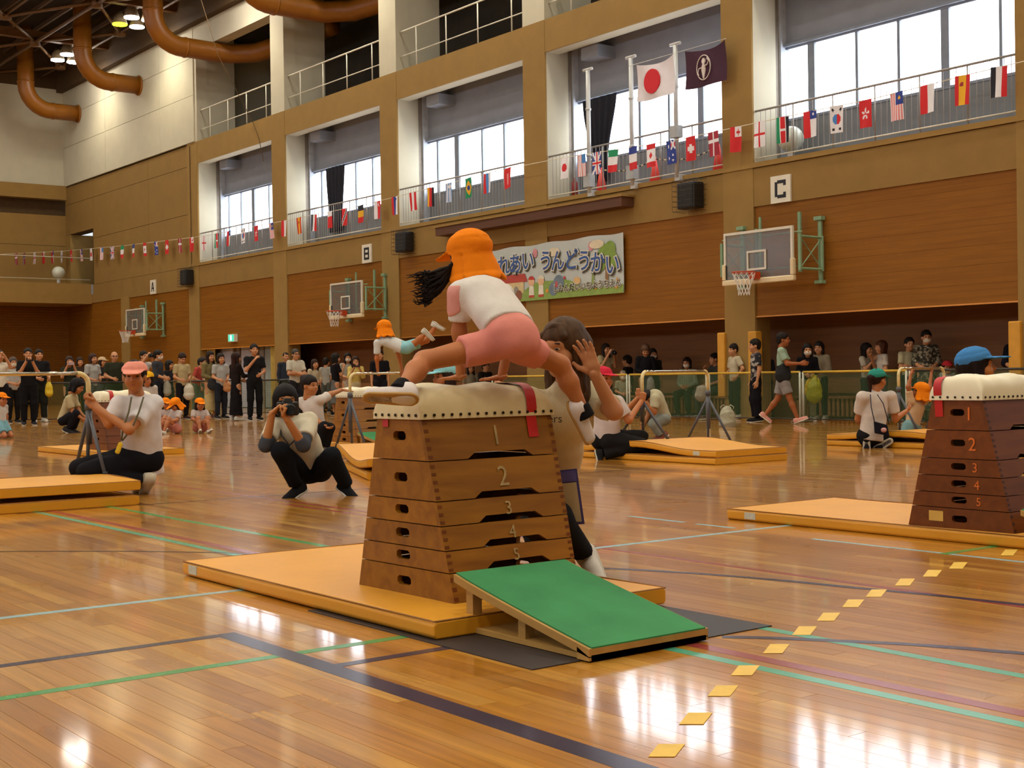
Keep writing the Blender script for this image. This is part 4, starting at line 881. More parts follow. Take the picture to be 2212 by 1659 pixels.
pR = atd(1388, 900, 15.0); pR2 = atd(1530, 900, 16.5); hbar(pR, pR2, .955, 'horizontal bar held by the woman in a red cap', (1, 1), (.15, 0))
pF = atd(1942, 900, 17.4); pF2 = atd(2040, 900, 18.2); hbar(pF, pF2, .955, 'horizontal bar that a small child hangs from')
# ================================================================== people: bodies grown as one smooth surface (blended limbs, polygonised on a grid)
F32 = np.float32
def V(*a): return np.array(a, float)
def nrm(v): v = np.asarray(v, float); return v/(np.linalg.norm(v)+1e-9)
def rc(a, b, ra, rb=None, n=None, s=1., cuts=(), op=1, k=None): return dict(t=0, a=V(*a), b=V(*b), ra=ra, rb=ra if rb is None else rb, n=None if n is None else nrm(n), s=s, cuts=cuts, op=op, k=k)
def el(c, r, ax=None, cuts=(), op=1, k=None): return dict(t=1, c=V(*c), r=V(*r), ax=np.eye(3) if ax is None else np.asarray(ax), cuts=cuts, op=op, k=k)
def nets(f, lo, cell):
    s = f < 0; nx, ny, nz = f.shape
    cs = np.zeros((nx-1, ny-1, nz-1), np.int8)
    for i in (0, 1):
        for j in (0, 1):
            for k in (0, 1): cs += s[i:nx-1+i, j:ny-1+j, k:nz-1+k]
    mask = (cs > 0) & (cs < 8); ijk = np.argwhere(mask)
    if len(ijk) == 0: return np.zeros((0, 3)), np.zeros((0, 4), int)
    idx = np.full(mask.shape, -1, np.int32); idx[mask] = np.arange(len(ijk))
    off = [(i, j, k) for i in (0, 1) for j in (0, 1) for k in (0, 1)]
    val = np.stack([f[ijk[:, 0]+o[0], ijk[:, 1]+o[1], ijk[:, 2]+o[2]] for o in off], 1).astype(float)
    acc = np.zeros((len(ijk), 3)); cnt = np.zeros(len(ijk))
    for a in range(8):
        for b in range(a+1, 8):
            d = np.array(off[b])-np.array(off[a])
            if np.abs(d).sum() != 1: continue
            va, vb = val[:, a], val[:, b]; c = (va < 0) != (vb < 0); t = np.where(c, va/np.where(c, va-vb, 1), 0)
            acc += np.where(c[:, None], np.array(off[a])+t[:, None]*d, 0); cnt += c
    v = lo+(ijk+acc/cnt[:, None])*cell; Q = []
    for ax in range(3):
        sl0 = [slice(None)]*3; sl1 = [slice(None)]*3; sl0[ax] = slice(0, -1); sl1[ax] = slice(1, None)
        e0 = s[tuple(sl0)]; e1 = s[tuple(sl1)]; b1, b2 = [(1, 2), (2, 0), (0, 1)][ax]
        for flip, m in ((0, e0 & ~e1), (1, ~e0 & e1)):
            p = np.argwhere(m); p = p[(p[:, b1] > 0) & (p[:, b2] > 0) & (p[:, b1] < f.shape[b1]-1) & (p[:, b2] < f.shape[b2]-1)]
            if len(p) == 0: continue
            def at(d1, d2): q = p.copy(); q[:, b1] -= d1; q[:, b2] -= d2; return idx[q[:, 0], q[:, 1], q[:, 2]]
            q = np.stack([at(1, 1), at(0, 1), at(0, 0), at(1, 0)], 1); Q.append(q[:, ::-1] if flip else q)
    return v, np.concatenate(Q)
def grow(prims, cell, k=.02, warp=None):
    L = []; H = []
    for p in prims:
        if p['op'] < 0: continue
        if p['t'] == 0: r = max(p['ra'], p['rb']); L += [np.minimum(p['a'], p['b'])-r]; H += [np.maximum(p['a'], p['b'])+r]
        else: r = p['r'].max(); L += [p['c']-r]; H += [p['c']+r]
    lo = np.min(L, 0)-3*cell-.006; hi = np.max(H, 0)+3*cell+.006; n = np.ceil((hi-lo)/cell).astype(int)+1
    f = np.full(n, .5, F32); X = [(lo[i]+np.arange(n[i])*cell).astype(F32) for i in range(3)]
    for p in prims:
        kk = p['k'] or k
        if p['t'] == 0: r = max(p['ra'], p['rb']); a = np.minimum(p['a'], p['b'])-r; b = np.maximum(p['a'], p['b'])+r
        else: r = p['r'].max(); a = p['c']-r; b = p['c']+r
        i0 = np.maximum(0, np.floor((a-lo-kk-2*cell)/cell).astype(int)); i1 = np.minimum(n, np.ceil((b-lo+kk+2*cell)/cell).astype(int)+1)
        if np.any(i1 <= i0): continue
        x = X[0][i0[0]:i1[0]][:, None, None]; y = X[1][i0[1]:i1[1]][None, :, None]; z = X[2][i0[2]:i1[2]][None, None, :]
        if p['t'] == 0:
            px, py, pz = x-F32(p['a'][0]), y-F32(p['a'][1]), z-F32(p['a'][2]); ba = p['b']-p['a']; L2 = max(1e-9, float(ba@ba)); B = ba.astype(F32)
            t = np.clip((px*B[0]+py*B[1]+pz*B[2])/F32(L2), 0, 1); qx, qy, qz = px-t*B[0], py-t*B[1], pz-t*B[2]; d2 = qx*qx+qy*qy+qz*qz
            if p['n'] is not None: N = p['n'].astype(F32); c = qx*N[0]+qy*N[1]+qz*N[2]; d2 = np.maximum(0, d2+c*c*F32(p['s']**2-1))
            d = np.sqrt(d2)-(F32(p['ra'])+F32(p['rb']-p['ra'])*t)
        else:
            px, py, pz = x-F32(p['c'][0]), y-F32(p['c'][1]), z-F32(p['c'][2]); A = p['ax'].astype(F32); R_ = p['r'].astype(F32)
            u = [(px*A[i, 0]+py*A[i, 1]+pz*A[i, 2])/R_[i] for i in range(3)]; k0 = np.sqrt(u[0]**2+u[1]**2+u[2]**2)+1e-6; k1 = np.sqrt((u[0]/R_[0])**2+(u[1]/R_[1])**2+(u[2]/R_[2])**2)+1e-6; d = k0*(k0-1)/k1
        for c, nn in p['cuts']: nn = nrm(nn).astype(F32); d = np.maximum(d, (x-F32(c[0]))*nn[0]+(y-F32(c[1]))*nn[1]+(z-F32(c[2]))*nn[2])
        S = (slice(i0[0], i1[0]), slice(i0[1], i1[1]), slice(i0[2], i1[2])); g = f[S]
        if p['op'] > 0: h = np.maximum(0, kk-np.abs(g-d))/kk; f[S] = np.minimum(g, d)-h*h*F32(kk*.25)
        else: h = np.maximum(0, kk-np.abs(g+d))/kk; f[S] = np.maximum(g, -d)+h*h*F32(kk*.25)
    if warp is not None: f += warp(X[0][:, None, None], X[1][None, :, None], X[2][None, None, :]).astype(F32)
    return nets(f, lo, cell)
def folds(amp, freq=26., seed=0, up=None):
    r = np.random.RandomState(seed); D = r.normal(size=(4, 3)); D /= np.linalg.norm(D, axis=1)[:, None]; ph = r.rand(4)*6.28
    def w(x, y, z):
        a = np.sin((x*D[0, 0]+y*D[0, 1]+z*D[0, 2])*freq+ph[0]); b = np.sin((x*D[1, 0]+y*D[1, 1]+z*D[1, 2])*freq*1.3+ph[1]+1.6*a); c = np.sin((x*D[2, 0]+y*D[2, 1]+z*D[2, 2])*freq*2.1+ph[2]+1.2*b)
        return amp*(.45*a+.6*b+.4*c)
    return w
def raw_mesh(name, v, f):
    me = bpy.data.meshes.new(name); v = np.asarray(v, F32); f = np.asarray(f, np.int32)
    me.vertices.add(len(v)); me.vertices.foreach_set('co', v.ravel()); n = len(f); me.loops.add(4*n); me.loops.foreach_set('vertex_index', f.ravel())
    me.polygons.add(n); me.polygons.foreach_set('loop_start', np.arange(0, 4*n, 4, dtype=np.int32)); me.polygons.foreach_set('loop_total', np.full(n, 4, np.int32))
    me.update(); me.validate(); me.shade_smooth(); return me
def part(name, vf, m, root): return link(name, raw_mesh(name, *vf), m, root) if len(vf[0]) else None
# ---- cached pieces in local frames
CACHE = {}
def cached(key, fn):
    if key not in CACHE: CACHE[key] = fn()
    return CACHE[key]
def head_prims(ears=True):
    """local frame: x right, y forward, z up; 0.23 m from chin to crown"""
    p = [el((0, -.012, .028), (.077, .094, .088)), el((0, .026, -.038), (.060, .064, .078)), el((0, .05, -.092), (.030, .028, .024)), el((0, .07, .022), (.052, .02, .02), k=.03)]
    for s in (-1, 1): p += ([el((s*.079, -.006, -.012), (.010, .02, .032), k=.008)] if ears else [])+[el((s*.036, .058, -.04), (.03, .026, .026), k=.03), el((s*.032, .098, .004), (.019, .014, .011), op=-1, k=.014)]
    p += [rc((0, .084, .008), (0, .105, -.026), .007, .0125, k=.014), el((0, .094, -.03), (.018, .01, .009), k=.01), el((0, .084, -.056), (.021, .010, .006), k=.008), el((0, .081, -.068), (.019, .010, .007), k=.008), rc((0, -.02, -.06), (0, -.035, -.14), .052, .054)]
    return p
def head_mesh(cell, ears=True): return cached(('head', cell, ears), lambda: grow(head_prims(ears), cell, .03))
def hair_mesh(style, cell):
    def mk():
        cap = [el((0, -.016, .036), (.091, .110, .098))]; face = [el((0, .108, -.062), (.07, .078, .098), op=-1, k=.02)]; ear = [el((s*.08, .012, -.035), (.03, .03, .045), op=-1, k=.015) for s in (-1, 1)]
        if style == 'short': P = cap+[el((0, -.06, -.02), (.075, .06, .06))]+face+ear+[el((0, .1, -.02), (.05, .05, .08), op=-1, k=.01)]
        elif style == 'crop': P = [el((0, -.014, .03), (.082, .1, .09), cuts=[((0, 0, .0), (0, .3, -1))])]+[el((0, .11, -.04), (.075, .07, .095), op=-1, k=.015)]
        elif style == 'bob': P = cap+[rc((s*.062, -.015, .02), (s*.068, .0, -.085), .034, .036) for s in (-1, 1)]+[rc((0, -.06, 0), (0, -.055, -.08), .07, .065)]+face
        elif style == 'long': P = cap+[rc((s*.064, -.01, .02), (s*.075, .005, -.17), .032, .03) for s in (-1, 1)]+[rc((0, -.06, 0), (0, -.075, -.22), .075, .06, (0, 1, 0), 1.3)]+face
        elif style == 'pony': P = cap+[el((0, -.06, -.01), (.07, .05, .05))]+face+ear+[rc((0, -.105, .03), (0, -.14, .02), .025, .035), rc((0, -.14, .02), (0, -.135, -.14), .034, .016)]
        elif style == 'bun': P = cap+[el((0, -.06, -.01), (.07, .05, .05)), el((0, -.09, .095), (.04, .04, .035))]+face+ear
        elif style == 'swept': P = [el((0, -.018, .034), (.086, .104, .094)), rc((s_ := 1)*V(-.05, -.0, .03), V(-.075, .0, -.05), .025, .02), rc((.05, 0, .03), (.075, 0, -.05), .025, .02), el((0, -.07, -.05), (.07, .05, .07))]+[el((0, .11, -.03), (.066, .075, .09), op=-1, k=.02)]
        return grow(P, cell, .025, folds(.0045, 52, 3) if cell > .007 else folds(.0016, 105, 3))
    return cached(('hair', style, cell), mk)
def cap_mesh(kind, cell):
    def mk():
        if kind == 'cap': P = [el((0, -.014, .045), (.094, .113, .09), cuts=[((0, 0, .035), (0, .15, -1))]), rc((0, .075, .045), (0, .15, .036), .08, .062, (0, .12, 1), 8.)]
        if kind == 'flat': P = [el((0, -.014, .045), (.097, .115, .083), cuts=[((0, 0, .04), (0, .1, -1))]), rc((0, .07, .046), (0, .14, .03), .085, .07, (0, .2, 1), 8.)]
        if kind == 'flap': P = [el((0, -.014, .05), (.102, .120, .096), cuts=[((0, 0, .022), (0, .2, -1))], k=.01), rc((0, .075, .046), (0, .145, .036), .08, .062, (0, .12, 1), 8.)]+[rc((x*.9, y*1.05, .036), (x*1.25, y*1.42, -.085), .040, .052, (x*6, y*6, .5), 3.2, k=.009) for x, y in ((-.085, -.02), (-.062, -.075), (0, -.098), (.062, -.075), (.085, -.02))]
        return grow(P, cell, .02, folds(.0022, 70, 5))
    return cached(('cap', kind, cell), mk)
def hand_mesh(pose, cell, side):
    """wrist at origin, fingers along +y, palm faces +z, thumb towards side*x; 0.18 m long"""
    def mk():
        P = [rc((0, -.02, 0), (0, .03, 0), .026, .034, (0, 0, 1), 1.7), rc((-.012, .03, 0), (-.014, .078, 0), .027, .025, (0, 0, 1), 2.), rc((.012, .03, 0), (.014, .078, 0), .027, .025, (0, 0, 1), 2.)]
        cur = dict(relax=(18, 28, 22), flat=(4, 6, 4), grip=(62, 85, 55), spread=(6, 12, 8), press=(-4, 8, 6))[pose]
        for i, (x, Ln) in enumerate(((.03, .072), (.0105, .08), (-.0105, .075), (-.029, .06))):
            p = V(x*side, .085-abs(x)*.25, 0); sp = (x*6 if pose in ('spread', 'press') else x*1.5)*side; ang = 0.
            for j, (fr, c) in enumerate(zip((.45, .31, .24), cur)):
                ang += math.radians(c+(i*3 if pose == 'relax' else 0)); d = V(math.sin(sp)*math.cos(ang), math.cos(sp)*math.cos(ang), math.sin(ang)); q = p+d*Ln*fr
                P.append(rc(p, q, .0092-.0008*j, .0086-.001*j, k=.006)); p = q
        t0 = V(.026*side, .02, .006); out = dict(relax=.55, flat=.5, grip=.25, spread=1.0, press=.9)[pose]; lift = dict(relax=.35, flat=.1, grip=.9, spread=.1, press=0.)[pose]
        d1 = nrm(V(side*out, .8, lift)); t1 = t0+d1*.042; d2 = nrm(V(side*out*.5-(side*.5 if pose == 'grip' else 0), .85, lift)); t2 = t1+d2*.032
        P += [rc(t0, t1, .0135, .0105, k=.012), rc(t1, t2, .0102, .0085, k=.006)]
        return grow(P, cell, .012)
    return cached(('hand', pose, cell, side), mk)
def shoe_mesh(cell):
    """ankle above origin, toe along +y, unit length 0.26"""
    def mk(): return grow([rc((0, -.045, .035), (0, .14, .024), .045, .036, (0, 0, 1), .95, cuts=[((0, 0, .0), (0, 0, -1))]), rc((0, -.03, .04), (0, -.035, .09), .042, .04, cuts=[((0, 0, .085), (0, 0, 1))])], cell, .03)
    return cached(('shoe', cell), mk)
def sole_mesh(cell): return cached(('sole', cell), lambda: grow([rc((0, -.045, .008), (0, .142, .008), .049, .04, (0, 0, 1), 2.6, cuts=[((0, 0, 0), (0, 0, -1)), ((0, 0, .022), (0, 0, 1))])], cell, .01))
def blob_mesh(key, prims, cell): return cached(('blob', key, cell), lambda: grow(prims, cell, .01))
def frame(fwd, up):
    f = nrm(fwd); u = np.asarray(up, float); u = nrm(u-f*np.dot(u, f)); r = np.cross(f, u); return np.array([r, f, u])   # rows: x right, y forward, z up
def xf(vf, Fm, c, s=1.): return (np.asarray(c)+(np.asarray(vf[0])*s)@Fm, vf[1])
def join(*L):
    v = []; f = []; n = 0
    for a, b in L: v.append(a); f.append(np.asarray(b)+n); n += len(a)
    return np.concatenate(v), np.concatenate(f)
FACE = {}
def face_piece(key):
    if key not in FACE:
        P = dict(eye=[el((0, 0, 0), (.0125, .006, .0062))], brow=[rc((-.014, 0, 0), (.014, .0, .002), .0042, .0032)], mouth=[el((0, 0, 0), (.019, .006, .0042))], white=[el((0, 0, 0), (.0145, .005, .0062))],
                 mask=[el((0, .034, -.046), (.071, .072, .060), cuts=[((0, .0, -.006), (0, .15, 1)), ((0, .012, 0), (0, -1, 0))])],
                 glasses=[rc((s*.034+.02*math.cos(a), .108, .004+.016*math.sin(a)), (s*.034+.02*math.cos(a+.63), .108, .004+.016*math.sin(a+.63)), .003) for s in (-1, 1) for a in np.arange(0, 6.28, .63)]+[rc((-.014, .108, .006), (.014, .108, .006), .003)]+[rc((s*.054, .105, .006), (s*.08, .01, .006), .003) for s in (-1, 1)])[key]
        FACE[key] = raw_mesh(key, *grow(P, .0022 if key in ('eye', 'brow', 'mouth', 'white', 'glasses') else .006, .004))
    return FACE[key]
def place(name, me, m, root, Fm, c, s):
    o = bpy.data.objects.new(name, me)
    COL.objects.link(o); o.parent = root
    A = Matrix([[*(Fm[:, i]*s), float(c[i])] for i in range(3)]+[[0, 0, 0, 1]])
    o.matrix_parent_inverse = Matrix.Translation(root.location).inverted(); o.matrix_basis = A
    if not me.materials: me.materials.append(None)
    o.material_slots[0].link = 'OBJECT'; o.material_slots[0].material = m; return o
def cmat(col, kind='cloth'):
    key = kind+'_'+col.strip('#')
    if kind == 'skin': return mat(key, col, .55, .06, 9, .05, 60, spec=.3)
    if kind == 'hair': return mat(key, col, .6, .3, 40, .3, 90, spec=.12, stretch=(1, 1, .2))
    return mat(key, col, .9, .07, 12, .12, 180, spec=.08)
SKIN = '#b5805a'
def smap(col): return cmat(col, 'skin')
def dress(J, S, root, cell):
    """builds body, clothes, hair, shoes from joints J and spec S"""
    g = S.get('g', 1.); hs = S.get('head', 1.)          # limb thickness factor, head size factor (1 = 0.23 m)
    skin = smap(S.get('skin', SKIN)); rt = nrm(J['sR']-J['sL']); upv = nrm(J['che']-J['pel']); fw = nrm(np.cross(upv, rt)); fl_ = 1.45
    Hf = frame(S['look'], S.get('headup', (0, 0, 1)))
    hd = J['hd']
    B = [rc(J['nek'], hd-Hf[2]*.05*hs-Hf[1]*.025*hs, .050*g, .050*hs), rc(J['pel'], J['che'], .115*g, .125*g, fw, fl_), rc(J['che'], J['nek'], .11*g, .055*g, fw, 1.3), rc(J['sL'], J['sR'], .05*g)]
    for s in 'LR':
        B += [rc(J['s'+s], J['e'+s], .047*g, .038*g), rc(J['e'+s], J['w'+s], .039*g, .027*g)]
        if S['bot'][0] != 'trousers': B += [rc(J['h'+s], J['k'+s], .082*g, .055*g), rc(J['k'+s]+.0, J['k'+s]+(J['a'+s]-J['k'+s])*.35, .05*g, .054*g), rc(J['k'+s]+(J['a'+s]-J['k'+s])*.35, J['a'+s], .054*g, .033*g)]
    pieces = [grow(B, cell, .03)]
    hc = min(cell*.7, .009); pieces.append(xf(head_mesh(hc if hc > .006 else .0045, S.get('hair', 'short') not in ('long', 'bob')), Hf, hd, hs))
    for s, sd in (('L', -1), ('R', 1)):
        d, n = S.get('hand'+s, (None, None)); d = nrm(J['w'+s]-J['e'+s]) if d is None else nrm(d); n = (-rt*sd if n is None else np.asarray(n, float))
        n = nrm(n-d*np.dot(n, d)); x = np.cross(d, n); Fm = np.array([x, d, n])
        tsd = sd
        pieces.append(xf(hand_mesh(S.get('pose'+s, 'relax'), .0035 if cell < .011 else .0058, tsd), Fm, J['w'+s], S.get('hs', hs*.93)))
    part('body', join(*pieces), skin, root)
    # face
    ew = cmat('#2a1c16', 'skin')
    if S.get('face', True):
        for sx in (-1, 1):
            if cell < .011: place('eye_white', face_piece('white'), cmat('#bfae9c', 'skin'), root, Hf, hd+(sx*.032*Hf[0]+.0825*Hf[1]+.004*Hf[2])*hs, hs)
            place('eye', face_piece('eye'), ew, root, Hf, hd+(sx*.032*Hf[0]+.0845*Hf[1]+.004*Hf[2])*hs, hs*(.8 if cell < .011 else 1))
            place('eyebrow', face_piece('brow'), ew, root, Hf, hd+(sx*.033*Hf[0]+.087*Hf[1]+.027*Hf[2])*hs, hs)
        if not S.get('mask'): place('mouth', face_piece('mouth'), cmat('#9a5648', 'skin'), root, Hf, hd+(.0905*Hf[1]-.062*Hf[2])*hs, hs)
    if S.get('mask'): place('face_mask', face_piece('mask'), cmat('#cfc8b8'), root, Hf, hd, hs)
    if S.get('glasses'): place('glasses', face_piece('glasses'), M_black, root, Hf, hd, hs)
    if S.get('hair', 'short') != 'bald': part('hair', xf(hair_mesh(S.get('hair', 'short'), max(cell*.6, .006)), Hf, hd, hs), cmat(S.get('hcol', '#1e1814'), 'hair'), root)
    if S.get('cap'): part('cap', xf(cap_mesh(S['cap'][0], max(cell*.6, .005)), frame(S['cap'][2], S.get('headup', (0, 0, 1))) if len(S['cap']) > 2 else Hf, hd, hs*1.02), cmat(S['cap'][1]), root)
    # top
    tc, sl = S['top'][:2]; tk = S.get('fit', 1.)
    hem = J['pel']+upv*S.get('hem', -.04); T_ = [rc(hem, J['che'], .150*g*tk*S.get('tor', 1.), .150*g*tk*S.get('tor', 1.), fw, fl_, cuts=[(hem-upv*.0, -upv)]), rc(J['che'], J['nek']-upv*.015*g, .135*g, .075*g, fw, 1.35), rc(J['sL'], J['sR'], .062*g)]
    for s in 'LR':
        a, b, w = J['s'+s], J['e'+s], J['w'+s]
        if sl == 'short': e = a+(b-a)*.72; T_.append(rc(a, e, .064*g*tk, .066*g*tk, cuts=[(e, b-a)]))
        elif sl == 'long': e = b+(w-b)*.9; T_ += [rc(a, b, .062*g, .052*g), rc(b, e, .052*g, .042*g, cuts=[(e, w-b)])]
        elif sl == 'half': e = b+(w-b)*.35; T_ += [rc(a, b, .063*g, .058*g), rc(b, e, .058*g, .055*g, cuts=[(e, w-b)])]
    part('shirt', grow(T_, cell, .03, folds(.0045*g, 24, S.get('seed', 1))), tc if not isinstance(tc, str) else cmat(tc), root)
    # bottom
    bk, bc = S['bot'][:2]; bm = bc if not isinstance(bc, str) else cmat(bc)
    wa = J['pel']+upv*.10*g
    if bk == 'trousers': 
        P = [rc(J['pel'], wa, .138*g, .125*g, fw, 1.4, cuts=[(wa, upv)])]; lw = S.get('legw', 1.)
        for s in 'LR': e = J['k'+s]+(J['a'+s]-J['k'+s])*.93; P += [rc(J['h'+s], J['k'+s], .094*g*S.get('thw', 1.), .070*g*lw*(S.get('thw', 1.)*.5+.5)), rc(J['k'+s], e, .068*g*lw, .054*g*lw, cuts=[(e, J['a'+s]-J['k'+s])])]
        part('trousers', grow(P, cell, .03, folds(.004*g, 22, 9)), bm, root)
    elif bk == 'shorts':
        P = [rc(J['pel'], wa, .142*g*S.get('tor', 1.), .128*g*S.get('tor', 1.), fw, 1.35, cuts=[(wa, upv)])]
        for s in 'LR': e = J['h'+s]+(J['k'+s]-J['h'+s])*S.get('shortlen', .72); P.append(rc(J['h'+s], e, .105*g*S.get('shw', 1.), .098*g*S.get('shw', 1.), cuts=[(e, J['k'+s]-J['h'+s])]))
        part('shorts', grow(P, cell, .035, folds(.004*g, 30, 4)), bm, root)
    elif bk == 'skirt':
        mid = (J['aL']+J['aR'])*.5; hemp = J['pel']+(mid-J['pel'])*S.get('skirtlen', .85)
        P = [rc(wa, J['pel'], .125*g, .145*g, fw, 1.4, cuts=[(wa, upv)]), rc(J['pel'], hemp, .150*g, .19*g*S.get('flare', 1), fw, 1.3, cuts=[(hemp, hemp-J['pel'])])]
        part('skirt', grow(P, cell, .03, folds(.006*g, 22, 4)), bm, root)
    # feet
    for s in 'LR':
        t = nrm(J['t'+s]-J['a'+s]); up = S.get('footup'+s); up = (nrm(J['k'+s]-J['a'+s]) if up is None else up); Fm = frame(t-up*np.dot(t, up)*(0 if 'footup'+s in S else 1), up)
        fs = S.get('foot', hs*.98); c = J['a'+s]-Fm[2]*.065*fs
        if S.get('shoe', '#2a2826') is None: continue
        sc = max(cell*.6, .007)
        part('shoe', xf(shoe_mesh(sc), Fm, c, fs), cmat(S.get('shoe', '#2a2826')), root)
        if cell < .02 or S.get('sole'): part('shoe_sole', xf(sole_mesh(.006), Fm, c, fs), cmat(S.get('sole', '#b8b2a4')), root)
def facing(P, yaw):
    """horizontal direction: 0 looks at the camera, 90 to the picture's right, 180 away"""
    f = np.array([P[0], P[1], 0.]); f = f/np.linalg.norm(f); r = np.array([f[1], -f[0], 0.]); a = math.radians(yaw); return -f*math.cos(a)+r*math.sin(a)
PNAME = 'person'
def person(label, base, group=None): return empty(PNAME, tuple(float(v) for v in base), label, 'person', group)
# ================================================================== spectators
def pose_joints(H, kind, arms, rnd_):
    """joints in the person's own frame (right, forward, up), for height H"""
    J = dict(pel=(0, 0, .53), che=(0, .0, .735), nek=(0, -.012, .825), hd=(0, .012, .925))
    for s, x in (('L', -1), ('R', 1)):
        J['s'+s] = (x*.098, -.005, .80); J['h'+s] = (x*.052, 0, .515); J['k'+s] = (x*.058, .012, .285); J['a'+s] = (x*.062, -.01, .05); J['t'+s] = (x*.075, .09, .02)
    A = dict(down=((.122, -.012, .635), (.125, .02, .49)), phone=((.115, .075, .665), (.035, .185, .83)), face=((.12, .06, .68), (.04, .13, .87)), cross=((.125, .045, .645), (-.045, .115, .655)), belly=((.128, .0, .645), (.045, .12, .60)),
             hold=((.128, .0, .645), (.1, .13, .60)), high=((.13, .07, .77), (.03, .14, .93)), hip=((.17, -.03, .67), (.1, .03, .56)), behind=((.125, -.05, .65), (.03, -.1, .55)), chin=((.12, .05, .66), (.03, .13, .79)), fwd=((.12, .06, .66), (.1, .2, .66)))
    for s, x, a in (('L', -1, arms[0]), ('R', 1, arms[-1])):
        e, w = A[a]; J['e'+s] = (x*e[0], e[1], e[2]); J['w'+s] = (x*w[0], w[1]+(.015 if a == 'cross' and x > 0 else 0), w[2]+(-.02 if a == 'cross' and x > 0 else 0))
    if kind == 'sit':
        dz = .53-.335
        for k in list(J):
            if k[0] in 'psenwcn' or k in ('hd', 'che', 'nek'): J[k] = (J[k][0], J[k][1], J[k][2]-dz)
        for s, x in (('L', -1), ('R', 1)): J['h'+s] = (x*.055, .0, .33); J['k'+s] = (x*.08, .235, .30); J['a'+s] = (x*.08, .21, .05); J['t'+s] = (x*.09, .3, .02)
    if kind == 'kneel':
        for k in list(J):
            if k[0] in 'psewcn' or k == 'hd': J[k] = (J[k][0], J[k][1], J[k][2]-.25)
        for s, x in (('L', -1), ('R', 1)): J['h'+s] = (x*.055, .0, .27); J['k'+s] = (x*.07, .16, .05); J['a'+s] = (x*.06, -.09, .045); J['t'+s] = (x*.06, -.17, .02)
    if kind == 'walk':
        J['kR'] = (.055, .075, .29); J['aR'] = (.055, .16, .06); J['tR'] = (.06, .25, .045); J['kL'] = (-.055, -.06, .28); J['aL'] = (-.055, -.2, .10); J['tL'] = (-.06, -.13, .03)
    if kind == 'lean':
        for k in ('che', 'nek', 'hd', 'sL', 'sR', 'eL', 'eR', 'wL', 'wR'):
            x, y, z = J[k]; a = .3; J[k] = (x, y*math.cos(a)+(z-.53)*math.sin(a), .53+(z-.53)*math.cos(a)-y*math.sin(a)*.3)
    return {k: V(*v)*H for k, v in J.items()}
def spectator(label, px, yf, yh, yaw, kind='stand', arms=('down', 'down'), z0=0., H=None, look=None, tilt=0., group='spectators', **S):
    b = onz(px, yf, z0); ym = 21.3 if kind == 'sit' else 20.95
    if b[1] > ym: b = V(b[0]*ym/b[1], ym, z0)
    if H is None:
        d = ray(px, yh); t = math.hypot(b[0], b[1])/math.hypot(d[0], d[1]); H = (CAMH+d[2]*t-z0)/{'sit': .805, 'kneel': .75}.get(kind, 1.)/1.03
    fwd = facing(b, yaw); Fm = frame(fwd, (0, 0, 1)); Jl = pose_joints(H, kind, arms, None); J = {k: b+v@Fm for k, v in Jl.items()}
    lk = facing(b, yaw if look is None else look); S['look'] = nrm(lk+V(0, 0, tilt)); S['headup'] = nrm(V(0, 0, 1)-lk*tilt*.6)
    S.setdefault('g', H/1.7*S.pop('fat', 1.)); S.setdefault('head', 1.06*(.78+.22*min(1.1, H/1.7))); S.setdefault('legw', 1.1)
    if arms[0] in ('phone', 'face', 'high'): S.setdefault('poseL', 'grip'); S.setdefault('poseR', 'grip')
    r = person(label, b, group); dress(J, S, r, .0165)
    return J, Fm, b
M_ph = mat('phone_shell', '#1d1d22', .3)
def phone(label, J, Fm, col='#2a2a30', sz=(.075, .009, .15), land=True, cat='phone'):
    c = (J['wL']+J['wR'])/2+Fm[1]*.06+Fm[2]*.03; w, t, h = (sz[2], sz[1], sz[0]) if land else sz
    o = empty('phone', c, label, cat, 'phones held up'); m = mat('phone_'+col.strip('#'), col, .3)
    def hx(a, b, y0, y1, e, f): return [c+Fm[0]*x+Fm[1]*y+Fm[2]*z for x, y, z in ((a, y0, e), (b, y0, e), (b, y1, e), (a, y1, e))], [c+Fm[0]*x+Fm[1]*y+Fm[2]*z for x, y, z in ((a, y0, f), (b, y0, f), (b, y1, f), (a, y1, f))]
    MB().hexa(*hx(-w/2, w/2, -t/2, t/2, -h/2, h/2)).build('phone_body', m, o); MB().hexa(*hx(-w/2+.004, w/2-.004, -t/2-.001, -t/2, -h/2+.004, h/2-.004)).build('phone_screen', mat('phone_screen', '#3c4250', .1), o)
    lc = c+Fm[0]*(w/2-.02)+Fm[2]*(h/2-.02); MB().tube([lc+Fm[1]*t/2, lc+Fm[1]*(t/2+.003)], .008, 8).build('phone_lens', M_black, o)
